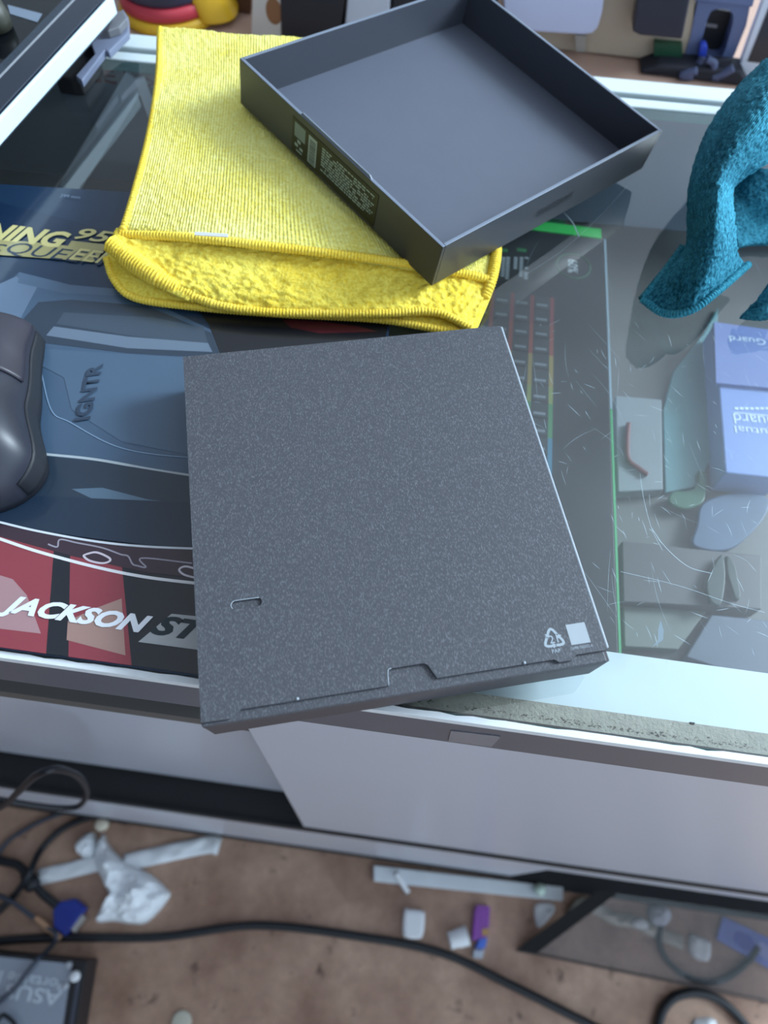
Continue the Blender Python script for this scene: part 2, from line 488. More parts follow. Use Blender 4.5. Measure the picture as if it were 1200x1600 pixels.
so = bm_obj('scratches', bm, mat('scratch_white', (172, 192, 202), 0.5, 0.1, 100), glass); so['kind'] = 'stuff'
# dried smear marks
sm = [at(1032, 968, 0.0001), at(1037, 985, 0.0001), at(1036, 1000, 0.0001), at(1018, 1012, 0.0001), at(1028, 1000, 0.0001), at(1028, 985, 0.0001)]
sheet('smear', [sm], mat('dry_smear', (120, 136, 146), 0.7), glass)
tag(prism('dirt_speck', [at(1078, 1128, 0.0008), at(1086, 1129, 0.0008), at(1085, 1132, 0.0008), at(1079, 1131, 0.0008)], (0, 0, -0.0007), M_black),
    'tiny black speck on the glass above the pale ledge', 'speck')

# ================================================================== UNDER THE GLASS
M_pkg = mat('black_package_print', (20, 26, 32), 0.35, 0.1, 30)
M_green = mat('bright_green_print', (44, 170, 76), 0.4, 0.06, 40)
M_dgreen = mat('dark_green_print', (20, 84, 52), 0.4, 0.1, 40)
kp = thing('keyboard_package', (0.0, 0.25, G + SH), label='black boxed keyboard with green stripe lying under the glass', cat='box')
PZ = -0.055
def pk(x, y, dz=0.0): return at(x, y, PZ + dz)
pc = [at(948, 384, PZ), at(970, 1040, PZ)]
xr = 0.1065
pkt = G + PZ
box('carton', (-0.09, 0.105, G + SH), (xr, 0.3855, pkt), M_pkg, kp, 0.0006)
box('side_flap', (xr, 0.105, G + SH), (xr + 0.0012, 0.250, pkt + 0.0002), mat('green_edge_print', (70, 160, 104), 0.35, 0.15, 9), kp)
box('side_flap', (xr, 0.2502, G + SH), (xr + 0.0012, 0.3855, pkt + 0.0002), mat('pale_edge_print', (140, 160, 172), 0.35, 0.15, 9), kp)
e0 = at(790, 349, PZ); e1 = at(945, 372, PZ)
box('green_band', (-0.09, 0.3865, G + SH), (xr - 0.0015, 0.3955, pkt - 0.0005), M_green, kp)
box('green_end_panel', (-0.09, 0.396, G + SH), (xr - 0.022, 0.412, pkt - 0.01), M_dgreen, kp)
# printed picture of a small keyboard, with coloured light between the key rows
def pkr(x0, y0, x1, y1, dz): return [pk(x0, y1, dz), pk(x1, y1, dz), pk(x1, y0, dz), pk(x0, y0, dz)]
a = pk(770, 455); b = pk(878, 760)
kbx0, kbx1, kby0, kby1 = 0.0, 0.077, 0.165, 0.331
kb = box('keyboard_picture', (kbx0, kby0, pkt), (kbx1, kby1, pkt + 0.0003), mat('keyboard_print', (30, 36, 42), 0.35, 0.1, 80), kp)
M_key = mat('key_print', (44, 50, 56), 0.4, 0.12, 60); M_keyl = mat('key_legend', (112, 120, 126), 0.4, 0.1, 60)
cols = [(120, 52, 56), (130, 62, 52), (138, 120, 66), (122, 132, 70), (66, 122, 78), (58, 112, 136), (62, 78, 140), (66, 62, 130)]
nrow = 14; ncol = 6
cw = (kbx1 - kbx0 - 0.006) / ncol; rw = (kby1 - kby0 - 0.006) / nrow
keys = []; legs = []
glow = {}
for i in range(nrow):
    ci = min(len(cols) - 1, i * len(cols) // nrow)
    for j in range(ncol):
        x0 = kbx0 + 0.003 + j * cw; y1 = kby1 - 0.003 - i * rw
        z = pkt + 0.00035
        box('key_cap', (x0 + 0.0014, y1 - rw + 0.0012, pkt + 0.0003), (x0 + cw - 0.0014, y1 - 0.0008, pkt + 0.0006), M_key, kb)
        legs.append([Vector((x0 + 0.0025, y1 - rw + 0.003, pkt + 0.00066)), Vector((x0 + cw - 0.0028, y1 - rw + 0.003, pkt + 0.00066)),
                     Vector((x0 + cw - 0.0028, y1 - rw + 0.0048, pkt + 0.00066)), Vector((x0 + 0.0025, y1 - rw + 0.0048, pkt + 0.00066))])
        glow.setdefault(ci, []).append([Vector((x0 + cw - 0.0012, y1 - rw, z)), Vector((x0 + cw + 0.0012, y1 - rw, z)), Vector((x0 + cw + 0.0012, y1, z)), Vector((x0 + cw - 0.0012, y1, z))])
sheet('key_legends', legs, M_keyl, kb)
for ci, ps in glow.items():
    sheet('row_colour', ps, mat('row_colour_%d' % ci, cols[ci], 0.4), kb)
# printed ring and words
cc = pk(896, 416); ring = []
path = []
for i in range(40):
    th = 2 * math.pi * i / 40
    path.append(cc + Vector((math.cos(th) * 0.0105, math.sin(th) * 0.0105, 0.0002)))
tube('printed_ring', path, 0.00025, mat('ring_green', (70, 128, 92), 0.4), kp, 6, 2, True)
M_wht = mat('white_print', (214, 222, 226), 0.5, 0.03, 60)
text('size_text', '60%', pk(895, 416, 0.0002), (0, -1, 0), (1, 0, 0), 0.0062, M_wht, kp, width=0.0115)
lines = []
for (px, L) in ((778, 0.012), (787, 0.016), (794, 0.018), (806, 0.011), (815, 0.017), (823, 0.018)):
    p = pk(px, 402); y = p.y
    k = 0
    while k * 0.0022 < L:
        if rs.random() > 0.12:
            yy = y - k * 0.0022
            lines.append([Vector((p.x - 0.0011, yy - 0.0017, pkt + 0.0002)), Vector((p.x + 0.0011, yy - 0.0017, pkt + 0.0002)), Vector((p.x + 0.0011, yy, pkt + 0.0002)), Vector((p.x - 0.0011, yy, pkt + 0.0002))])
        k += 1
sheet('text_lines', lines, mat('pale_print', (168, 176, 182), 0.5), kp)
gs = []
for px in (786, 815):
    p = pk(px, 392); gs.append([p + Vector(v) for v in ((-0.003, -0.001, 0.0002), (0.003, -0.001, 0.0002), (0.003, 0.002, 0.0002), (-0.003, 0.002, 0.0002))])
sheet('green_headings', gs, mat('heading_green', (44, 120, 70), 0.4), kp)

# flat packets lying on the shelf to the right
def packet(name, pxs, z, th, material, label, cat='packet', bev=0.0006):
    o = prism(name, [at(x, y, z) for x, y in pxs], (0, 0, -th), material, None, bev)
    return tag(o, label, cat)
ZS = SH
packet('pouch', [(962, 618), (1034, 624), (1036, 765), (966, 768)], ZS + 0.0085, 0.008, mat('grey_pouch', (120, 126, 130), 0.5, 0.06, 40), 'pale grey pouch with a red-brown cord beside the keyboard box', 'pouch')
tag(tube('cord', [at(982, 662, ZS + 0.0105), at(980, 690, ZS + 0.0105), at(982, 718, ZS + 0.0105), at(998, 732, ZS + 0.0105), at(1012, 742, ZS + 0.0105)], 0.0015, mat('red_brown_cord', (110, 62, 62), 0.5), None, 8, 8),
    'short red-brown cord lying on the grey pouch', 'cord')
packet('teal_sleeve', [(1052, 580), (1100, 520), (1122, 480), (1118, 700), (1090, 760), (1040, 770), (1036, 640)], ZS + 0.0035, 0.003, mat('teal_film', (92, 134, 138), 0.4, 0.08, 30), 'pale teal plastic sleeve between pouch and blue packet', 'sleeve')
bp = thing('blue_packet', at(1160, 620, ZS), label='pale blue packet printed with upside-down white words under the glass', cat='packet')
prism('pack_body', [at(1116, 505, ZS + 0.02), at(1215, 520, ZS + 0.02), at(1225, 748, ZS + 0.02), at(1134, 738, ZS + 0.02)], (0, 0, -0.0195), mat('pale_blue_print', (124, 146, 200), 0.35, 0.06, 25), bp, 0.0008)
prism('top_flap', [at(1116, 503, ZS + 0.0225), at(1215, 517, ZS + 0.0225), at(1215, 607, ZS + 0.0225), at(1119, 598, ZS + 0.0225)], (0, 0, -0.0024), mat('lilac_blue_print', (112, 126, 178), 0.35, 0.06, 25), bp)
dx = (at(1200, 660, ZS + 0.02) - at(1120, 652, ZS + 0.02)).normalized(); dy = Vector((-dx.y, dx.x, 0))
M_ppr = mat('packet_white_print', (216, 228, 244), 0.5)
text('brand_text', 'Guard', at(1182, 657, ZS + 0.0202), -dx, -dy, 0.0075, M_ppr, bp, width=0.026)
text('second_text', 'Mutual', at(1184, 674, ZS + 0.0202), -dx, -dy, 0.005, M_ppr, bp, width=0.026)
sheet('small_print', [[at(x, 636, ZS + 0.0203), at(x + 6, 636.7, ZS + 0.0203), at(x + 6, 640.2, ZS + 0.0203), at(x, 639.5, ZS + 0.0203)] for x in range(1148, 1206, 8)], M_ppr, bp)
text('flap_text', 'Guard', at(1168, 532, ZS + 0.0227), -dx, -dy, 0.005, M_ppr, bp, width=0.022)
sheet('printed_rule', [[at(1148, 645, ZS + 0.0203), at(1210, 651, ZS + 0.0203), at(1210, 649.6, ZS + 0.0203), at(1148, 643.6, ZS + 0.0203)]], M_ppr, bp)
packet('brown_carton', [(972, 845), (1190, 868), (1190, 952), (974, 940)], ZS + 0.012, 0.0115, mat('dull_brown_card', (70, 66, 68), 0.5, 0.1, 30), 'dull brown flat carton under the scratched glass', 'carton')
packet('olive_carton', [(974, 944), (1104, 955), (1060, 1015), (976, 1010)], ZS + 0.006, 0.0055, mat('olive_grey_card', (100, 104, 98), 0.5, 0.08, 30), 'olive grey flat carton nearest the front ledge', 'carton')
packet('slate_carton', [(1112, 960), (1260, 975), (1260, 1090), (1072, 1026)], ZS + 0.008, 0.0075, mat('slate_card', (74, 84, 102), 0.5, 0.08, 30), 'slate blue flat carton at the right of the front ledge', 'carton')
# green leaf-shaped earphone holders
ML = mat('dark_green_plastic', (12, 36, 30), 0.35, 0.15, 50)
def leaf(name, pxs, label, z=ZS + 0.017, material=ML):
    path = catmull([at(x, y, z) for x, y in pxs], 5, True)
    return tag(prism(name, path, (0, 0, -0.004), material, None, 0.0008), label, 'clip')
leaf('cable_clip', [(1128, 866), (1134, 890), (1132, 925), (1125, 946), (1110, 938), (1104, 912), (1114, 886)], 'dark green leaf-shaped clip on the brown carton, left of two')
leaf('cable_clip', [(1136, 868), (1148, 880), (1154, 905), (1158, 932), (1150, 936), (1142, 915), (1136, 892)], 'dark green leaf-shaped clip on the brown carton, right of two')
leaf('hook_clip', [(1092, 735), (1102, 738), (1103, 765), (1098, 785), (1070, 795), (1046, 783), (1052, 768), (1075, 766), (1090, 758)], 'green hook-shaped clip below the teal sleeve', ZS + 0.0075, mat('leaf_green', (22, 78, 50), 0.4, 0.12, 50))
leaf('blue_pouch', [(1100, 785), (1150, 770), (1200, 778), (1190, 815), (1140, 858), (1085, 852), (1090, 820)], 'slate blue crumpled pouch between hook clip and brown carton', ZS + 0.0085, mat('slate_blue_pouch', (54, 76, 106), 0.4, 0.2, 60))
# white strips and a sign's mirror image, built as paper, at the back left
def bar(name, p, q, wd, th, material, parent=None, up=Vector((0, 0, 1))):
    p = Vector(p); q = Vector(q); t = (q - p).normalized(); s = t.cross(up).normalized() * wd / 2; n = s.cross(t).normalized() * th
    return prism(name, [p - s, p + s, q + s, q - s], n, material, parent)
M_strip = mat('pale_blue_bar', (226, 236, 248), 0.35, 0.06, 30)
q0, q1 = at(106, 298, SH + 0.0015), vat(213, 122, 0.4255)
tag(bar('pale_strip', q0, q1, 0.0125, 0.002, M_strip, up=CAM - (q0 + q1) / 2), 'long pale strip leaning inside the case by the yellow cloth', 'strip')
q0, q1 = at(246, 200, SH + 0.045), vat(217, 120, 0.4235)
tag(bar('pale_strip', q0, q1, 0.0065, 0.002, M_strip, up=CAM - (q0 + q1) / 2), 'short pale strip meeting the long one in a point', 'strip')
sg = thing('sign_reflection', (-0.2, 0.42, G - 0.03), label='mirror image of a red-lettered sign, built as a paper strip, at the back of the case', cat='sign')
mir = Vector((-math.cos(BA), -math.sin(BA), 0)); sy = Vector((0, 0, 1))
p0 = vat(140, 100, 0.4275); p1 = vat(300, 118, 0.4275); p2 = vat(300, 142, 0.4275); p3 = vat(140, 128, 0.4275)
prism('paper', [p0, p1, p2, p3], (0, 0.0004, 0), mat('grey_paper', (150, 148, 146), 0.6), sg)
c1 = (p0 + p3) / 2
red = mat('dark_red_print', (120, 40, 46), 0.5)
text('letters', 'es', vat(163, 119, 0.4271), mir, sy, 0.0095, red, sg, width=0.026, bold=0.01)
text('letters', 'k i', vat(222, 124, 0.4271), mir, sy, 0.0095, red, sg, width=0.022)

# ================================================================== DESK MAT (print is abstract)
MZ = 0.002
dm = thing('desk_mat', (-0.18, 0.18, G), label='printed desk mat in navy, slate blue and red beneath the mouse', cat='desk mat')
mp = [Vector((-0.42, YF + 0.0028, G + MZ)), Vector((-0.014, YF + 0.0028, G + MZ)), Vector((-0.016, 0.318, G + MZ)), Vector((-0.42, 0.2795, G + MZ))]
prism('pad', mp, (0, 0, -0.0019), mat('navy_print', (30, 52, 78), 0.3, 0.18, 22, coat=0.5), dm)
LZ = [0.00010]
def pr(name, pxs, c, smooth=0, var=0.08, scale=30):
    """one flat printed shape"""
    LZ[0] += 0.00002
    path = [at(x, y, MZ + LZ[0]) for x, y in pxs]
    for p in path: p.y = max(p.y, YF + 0.0031); p.x = min(p.x, -0.0165)
    c = tuple(int(v * 0.80) for v in c)
    return sheet(name, [path], mat('print_%d_%d_%d' % c, c, 0.3, var, scale, coat=0.5), dm)
def pline(name, pxs, wd, c):
    LZ[0] += 0.00002
    path = catmull([at(x, y, MZ + LZ[0]) for x, y in pxs], 10); bm = bmesh.new(); prv = None
    for i, p in enumerate(path):
        t = (path[min(len(path) - 1, i + 1)] - path[max(0, i - 1)]).normalized(); n = Vector((-t.y, t.x, 0)) * wd / 2
        q = (bm.verts.new(p + n), bm.verts.new(p - n))
        if prv: bm.faces.new((prv[0], prv[1], q[1], q[0]))
        prv = q
    for f in bm.faces:
        f.normal_update()
        if f.normal.z < 0: f.normal_flip()
    return bm_obj(name, bm, mat('print_%d_%d_%d' % c, c, 0.3, 0.08, 30, coat=0.5), dm)
pr('print_band', [(-60, 386), (400, 430), (400, 420), (-60, 300)], (30, 56, 88))
pr('print_panel', [(-60, 500), (0, 455), (30, 425), (110, 450), (230, 468), (340, 520), (560, 560), (560, 900), (-60, 800)], (84, 112, 142))
pr('print_panel', [(-60, 470), (25, 432), (60, 445), (20, 520), (-60, 530)], (120, 146, 176))
pr('print_band', [(30, 425), (110, 445), (190, 452), (190, 462), (100, 458), (28, 442)], (96, 122, 152))
pr('print_panel', [(35, 500), (60, 472), (110, 468), (230, 478), (330, 520), (345, 560), (200, 552), (60, 535)], (58, 76, 96))
pr('print_panel', [(100, 488), (240, 496), (318, 512), (326, 540), (200, 524), (88, 506)], (78, 96, 114))
pr('pale_band', [(84, 510), (200, 526), (325, 536), (332, 550), (200, 544), (72, 524)], (128, 148, 170))
pr('print_band', [(40, 545), (300, 560), (300, 570), (60, 556)], (66, 92, 120))
pr('print_panel', [(62, 570), (100, 590), (112, 640), (190, 690), (300, 712), (560, 720), (560, 560), (300, 560), (70, 545)], (94, 122, 150))
pr('dark_panel', [(300, 474), (620, 496), (620, 545), (345, 556), (326, 506)], (26, 30, 40))
pr('red_patch', [(440, 499), (500, 502), (560, 510), (590, 518), (500, 521), (455, 512)], (104, 40, 52))
pline('print_line', [(62, 570), (80, 640), (110, 660), (190, 700), (300, 715), (420, 716)], 0.0005, (120, 146, 172))
pline('print_line', [(64, 709), (150, 718), (240, 734), (320, 746)], 0.0012, (168, 178, 184))
pr('print_band', [(62, 712), (160, 722), (320, 748), (560, 760), (560, 860), (40, 800), (20, 790)], (48, 66, 84))
pr('pale_band', [(112, 764), (160, 762), (230, 780), (320, 792), (320, 802), (230, 797), (150, 782)], (104, 132, 156))
pr('print_panel', [(-60, 812), (0, 818), (120, 838), (230, 852), (420, 862), (420, 790), (-60, 770)], (38, 58, 80))
pr('print_panel', [(-60, 808), (0, 820), (110, 838), (230, 853), (560, 862), (560, 1130), (-60, 1030)], (34, 40, 50))
pr('red_panel', [(-60, 822), (85, 846), (68, 1032), (-60, 1022)], (176, 76, 88), 0, 0.15, 40)
pr('red_panel', [(110, 850), (188, 858), (202, 1052), (102, 1040)], (170, 72, 86), 0, 0.15, 40)
pr('pale_red_panel', [(-60, 880), (20, 905), (42, 930), (64, 990), (-60, 975)], (206, 160, 166), 0, 0.1, 40)
pr('pale_red_panel', [(106, 970), (150, 950), (190, 935), (196, 1024), (104, 1000)], (196, 156, 146), 0, 0.1, 40)
pr('print_band', [(-60, 812), (20, 822), (120, 842), (230, 856), (330, 860), (330, 905), (230, 895), (110, 868), (0, 838), (-60, 824)], (70, 52, 66))
pline('white_line', [(-20, 812), (0, 816), (60, 830), (150, 846), (230, 854), (330, 858)], 0.0009, (206, 212, 220))
pline('white_line', [(-20, 836), (0, 842), (60, 862), (150, 886), (230, 902), (330, 914)], 0.0012, (222, 222, 226))
pline('outline_letter', [(75, 850), (82, 853), (90, 854), (94, 843), (120, 848), (160, 856), (188, 866), (200, 869), (207, 881), (215, 884), (228, 886), (222, 872), (300, 880)], 0.0006, (150, 146, 158))
pline('outline_letter', [(134, 866), (150, 863), (168, 870), (172, 876), (160, 880), (140, 876), (131, 869), (134, 866)], 0.0008, (202, 190, 200))
pline('outline_letter', [(310, 890), (290, 885), (280, 890), (288, 898), (310, 904)], 0.0008, (202, 196, 206))
# lettering
LZ[0] += 0.00004
tz = MZ + LZ[0]
def tdir(a, b): return (at(b[0], b[1], tz) - at(a[0], a[1], tz)).normalized()
d1 = tdir((0, 355), (170, 378)); n1 = Vector((-d1.y, d1.x, 0))
yel = mat('yellow_print', (206, 196, 132), 0.35, 0.08, 60, coat=0.4)
nav = mat('navy_letter_print', (32, 50, 72), 0.35, 0.08, 60, coat=0.4)
def plen(a, b): return (at(b[0], b[1], tz) - at(a[0], a[1], tz)).length
text('title_text', 'LIGHTNING', at(-28, 358, tz), d1, n1, plen((60, 354), (60, 379)), yel, dm, 0.35, 0.04, plen((-165, 350), (110, 377)))
text('title_text', '95', at(148, 368, tz), d1, n1, plen((150, 358), (150, 378)) * 0.9, yel, dm, 0.35, 0.02, plen((120, 365), (178, 371)))
pr('yellow_band', [(-60, 370), (50, 378), (106, 384), (112, 376), (200, 386), (200, 392), (160, 392), (150, 409), (-60, 394)], (206, 196, 132))
tz = MZ + LZ[0] + 0.00003
text('title_text', 'McQUEEN', at(60, 394, tz), d1, n1, plen((60, 382), (60, 404)) * 0.95, nav, dm, 0.35, 0.0, plen((-50, 385), (172, 408)))
text('title_text', 'EEN', at(150, 401, tz + 0.00002), d1, n1, plen((60, 384), (60, 403)) * 0.95, yel, dm, 0.35, 0.01, plen((112, 397), (190, 405)))
d2 = tdir((0, 945), (230, 980)); n2 = Vector((-d2.y, d2.x, 0))
wht = mat('mat_white_print', (224, 228, 236), 0.35, 0.06, 60, coat=0.4)
text('name_text', 'JACKSON', at(117, 963, tz), d2, n2, plen((110, 945), (110, 980)), wht, dm, 0.4, 0.045, plen((0, 947), (234, 982)))
pr('white_panel', [(268, 959), (420, 974), (420, 1030), (216, 1003)], (216, 220, 224))
tz = MZ + LZ[0] + 0.00003
text('name_text', 'STORM', at(352, 992, tz), d2, n2, plen((260, 966), (260, 998)), mat('print_dark_letters', (34, 48, 56), 0.35), dm, 0.4, 0.045, plen((240, 980), (470, 1010)))
tz = MZ + 0.0002
d3 = tdir((130, 640), (150, 560)); n3 = Vector((-d3.y, d3.x, 0))
text('side_text', 'IGNTR', at(139, 612, MZ + LZ[0]), d3, n3, plen((118, 610), (150, 612)) * 0.75, mat('print_side_letters', (52, 66, 84), 0.35), dm, -0.2, 0.03, plen((150, 650), (122, 566)))
d4 = tdir((90, 303), (140, 308)); n4 = Vector((-d4.y, d4.x, 0))
text('edge_text', '299 mm', at(110, 307, MZ + LZ[0]), d4, n4, 0.0022, mat('print_tiny', (130, 150, 175), 0.4), dm)

# ================================================================== MOUSE
mo = thing('computer_mouse', (-0.178, 0.15, G + MZ), label='black computer mouse on the desk mat at the left edge', cat='mouse')
M_mouse = mat('mouse_plastic', (40, 43, 54), 0.4, 0.08, 60)
def curve1(t, ks):
    for (t0, v0), (t1, v1) in zip(ks, ks[1:]):
        if t <= t1:
            f = (t - t0) / (t1 - t0); f = f * f * (3 - 2 * f); return v0 + (v1 - v0) * f
    return ks[-1][1]
def mouse_pt(t, s):
    # t 0 rear .. 1 front, s -1 left .. 1 right across the back of the shell
    y = 0.1095 + t * 0.093
    er = math.sqrt(max(0, 1 - max(0, (0.26 - t) / 0.26) ** 2)); ef = math.sqrt(max(0, 1 - max(0, (t - 0.90) / 0.10) ** 2))
    wd = curve1(t, ((0, 0.035), (0.22, 0.0355), (0.5, 0.0285), (0.8, 0.0255), (1, 0.0245))) * max(0.03, er) * max(0.6, ef)
    h = curve1(t, ((0, 0.026), (0.35, 0.034), (0.7, 0.026), (1, 0.017))) * max(0.03, er ** 0.8) * max(0.15, ef)
    th = s * math.pi / 2
    x = math.copysign(abs(math.sin(th)) ** 0.85, s) * wd if s else 0
    z = (abs(math.cos(th)) ** 0.7) * h
    return Vector((-0.1705 - 0.022 * t + x, y + x * 0.2 * t, G + MZ + 0.0008 + z))
def mouse_patch(name, t0, t1, s0, s1, off, material, nt=28, ns=24):
    vs = []; fs = []
    for lay in (0, 1):
        for i in range(nt + 1):
            for j in range(ns + 1):
                p = mouse_pt(t0 + (t1 - t0) * i / nt, s0 + (s1 - s0) * j / ns)
                c = Vector((-0.181, p.y, G + MZ + 0.008))
                d = (p - c); d.normalize()
                q = p + d * (off if lay == 0 else -0.0008)
                q.z = max(q.z, G + MZ + 0.0006)
                vs.append(q)
    N = (nt + 1) * (ns + 1); C_ = ns + 1
    for i in range(nt):
        for j in range(ns):
            a = i * C_ + j; fs.append((a, a + 1, a + C_ + 1, a + C_)); fs.append((N + a, N + a + C_, N + a + C_ + 1, N + a + 1))
    for i in range(nt):
        for j in (0, ns):
            a = i * C_ + j; fs.append((a, a + C_, N + a + C_, N + a))
    for j in range(ns):
        for i in (0, nt):
            a = i * C_ + j; fs.append((a, a + 1, N + a + 1, N + a))
    return obj(name, vs, fs, material, mo, True)
mouse_patch('shell', 0, 1, -1, 1, 0.0, M_mouse, 40, 36)
mouse_patch('button', 0.56, 0.975, 0.05, 0.72, 0.0011, mat('mouse_button', (48, 46, 56), 0.45, 0.08, 60), 20, 12)
mouse_patch('button', 0.56, 0.975, -0.72, -0.05, 0.0011, mat('mouse_button', (48, 46, 56)), 20, 12)
mouse_patch('side_grip', 0.12, 0.9, 0.80, 0.97, 0.0008, mat('mouse_grip', (24, 28, 36), 0.6, 0.1, 80), 24, 6)
lathe('scroll_wheel', [(0.004, -0.003), (0.0085, -0.0028), (0.009, 0), (0.0085, 0.0028), (0.004, 0.003)], (-0.188, 0.182, G + MZ + 0.0195), M_rubber, mo, 20, Matrix.Rotation(math.pi / 2, 4, 'Y'))

# ================================================================== CHARCOAL BOX BASE
BC = Vector((-0.0095, 0.1332, 0)); BR = 0.2965; BW, BL, BT = 0.1348, 0.1497, 0.0197
ZB = G + MZ + 0.0006
base = thing('charcoal_carton', (BC.x, BC.y, ZB), (0, 0, BR), 'charcoal speckled flat carton lying face down in the foreground', 'box', world=False)
def speckle():
    m = bpy.data.materials.new('speckled_charcoal_card'); m.use_nodes = True
    nt = m.node_tree; p = nt.nodes['Principled BSDF']
    tc = nt.nodes.new('ShaderNodeTexCoord')
    def nz(sc, rot, s, det=2):
        mp_ = nt.nodes.new('ShaderNodeMapping'); mp_.inputs['Scale'].default_value = sc; mp_.inputs['Rotation'].default_value = (0, 0, rot)
        nt.links.new(tc.outputs['Object'], mp_.inputs['Vector'])
        n = nt.nodes.new('ShaderNodeTexNoise'); n.inputs['Scale'].default_value = s; n.inputs['Detail'].default_value = det
        nt.links.new(mp_.outputs[0], n.inputs['Vector']); return n
    n1 = nz((1, 0.42, 1), -0.25, 2300); n2 = nz((0.6, 1, 1), 0.4, 1600)
    r1 = nt.nodes.new('ShaderNodeMapRange'); r1.inputs['From Min'].default_value = 0.5; r1.inputs['From Max'].default_value = 0.72
    nt.links.new(n1.outputs['Fac'], r1.inputs['Value'])
    r2 = nt.nodes.new('ShaderNodeMapRange'); r2.inputs['From Min'].default_value = 0.6; r2.inputs['From Max'].default_value = 0.8; r2.inputs['To Max'].default_value = 0.6
    nt.links.new(n2.outputs['Fac'], r2.inputs['Value'])
    ad = nt.nodes.new('ShaderNodeMath'); ad.operation = 'ADD'; ad.use_clamp = True
    nt.links.new(r1.outputs[0], ad.inputs[0]); nt.links.new(r2.outputs[0], ad.inputs[1])
    mx = nt.nodes.new('ShaderNodeMix'); mx.data_type = 'RGBA'
    mx.inputs['A'].default_value = srgb(68, 70, 77); mx.inputs['B'].default_value = srgb(100, 103, 110)
    nt.links.new(ad.outputs[0], mx.inputs['Factor']); nt.links.new(mx.outputs['Result'], p.inputs['Base Color'])
    p.inputs['Roughness'].default_value = 0.55
    b = nt.nodes.new('ShaderNodeBump'); b.inputs['Strength'].default_value = 0.25; b.inputs['Distance'].default_value = 0.0002
    nt.links.new(n1.outputs['Fac'], b.inputs['Height']); nt.links.new(b.outputs['Normal'], p.inputs['Normal'])
    return m
M_spk = speckle()
M_side = mat('charcoal_card_side', (70, 68, 74), 0.5, 0.08, 60)
M_glint_fleck = mat('card_glint_and_fleck', (156, 166, 176), 0.5, 0.15, 300)  # pale tone for painted edge light and for real paper flecks
def bloc(x, y):
    p = at(x, y, ZB - G + BT) - BC; c, s = math.cos(-BR), math.sin(-BR)
    return Vector((p.x * c - p.y * s, p.x * s + p.y * c, 0))
# body tapers in a little towards the counter at the front
bw, bl = BW / 2, BL / 2
vs = [(-bw + .0012, -bl + .001, 0), (bw - .0012, -bl + .001, 0), (bw - .0012, bl - .001, 0), (-bw + .0012, bl - .001, 0), (-bw, -bl, BT - .0016), (bw, -bl, BT - .0016), (bw, bl, BT - .0016), (-bw, bl, BT - .0016)]
obj('body', vs, [(0, 1, 2, 3), (4, 5, 6, 7), (0, 1, 5, 4), (1, 2, 6, 5), (2, 3, 7, 6), (3, 0, 4, 7)], M_side, base)
box('front_ply', (-bw, -bl - 0.0002, BT - 0.0045), (bw - 0.001, -bl + 0.012, BT - 0.0011), M_spk, base, 0.0004)
# top panel with thumb notch, stepped corners and an embossed slot
nx0 = bloc(608, 1076).x; nx1 = bloc(684, 1064).x
fy = -bl + 0.0030
out = [(-bw, bl), (-bw, fy - 0.0022), (-bw + 0.009, fy - 0.0024), (-bw + 0.0125, fy), (nx0, fy), (nx0 + 0.0006, fy + 0.0048), (nx0 + 0.0018, fy + 0.0055), (nx1 - 0.0035, fy + 0.0055), (nx1 - 0.0022, fy + 0.0048), (nx1, fy),
       (bw - 0.019, fy), (bw - 0.0175, fy - 0.0012), (bw - 0.013, fy - 0.0012), (bw - 0.011, fy + 0.0004), (bw, fy + 0.0004), (bw, bl)]
sc = bloc(385, 943); hw, hr = 0.0052, 0.0016
slot = []
for k in range(9):
    th = -math.pi / 2 + math.pi * k / 8; slot.append((sc.x + hw - hr + math.cos(th) * hr, sc.y + math.sin(th) * hr))
for k in range(9):
    th = math.pi / 2 + math.pi * k / 8; slot.append((sc.x - hw + hr + math.cos(th) * hr, sc.y + math.sin(th) * hr))
bm = bmesh.new()
def loop(L, z):
    v = [bm.verts.new((x, y, z)) for x, y in L]; return [bm.edges.new((v[i], v[(i + 1) % len(v)])) for i in range(len(v))]
E_ = loop(out, BT) + loop(slot, BT)
bmesh.ops.triangle_fill(bm, use_beauty=True, edges=E_)
r = bmesh.ops.extrude_face_region(bm, geom=bm.faces[:])
for v in [e for e in r['geom'] if isinstance(e, bmesh.types.BMVert)]: v.co.z -= 0.0011
bmesh.ops.recalc_face_normals(bm, faces=bm.faces)
top = bm_obj('top_panel', bm, M_spk, base)
obj('slot_floor', [(x, y, BT - 0.0009) for x, y in slot], [tuple(range(len(slot)))], M_spk, base)
# pale strip painting the light on the right fold; pale slot and notch edges
box('fold_highlight', (bw - 0.0003, -bl + 0.004, BT - 0.0012), (bw + 0.0007, bl - 0.0006, BT + 0.0001), M_glint_fleck, base, 0.0003)
tube('slot_edge', [Vector((x, y, BT)) for x, y in slot[7:16]], 0.00016, M_glint_fleck, base, 6, 2)
tube('notch_edge', [Vector((nx0, fy, BT)), Vector((nx0 + 0.0006, fy + 0.0048, BT)), Vector((nx0 + 0.0018, fy + 0.0055, BT))], 0.00016, M_glint_fleck, base, 6, 4)
for (px, py) in ((822, 1046), (466, 1102)):
    q = bloc(px, py); lathe('paper_fleck', [(0.0002, 0), (0.0005, 0.0001), (0.0005, 0.0004), (0.0002, 0.0005)], (q.x, fy + 0.0004, BT - 0.0001), M_glint_fleck, base, 8)
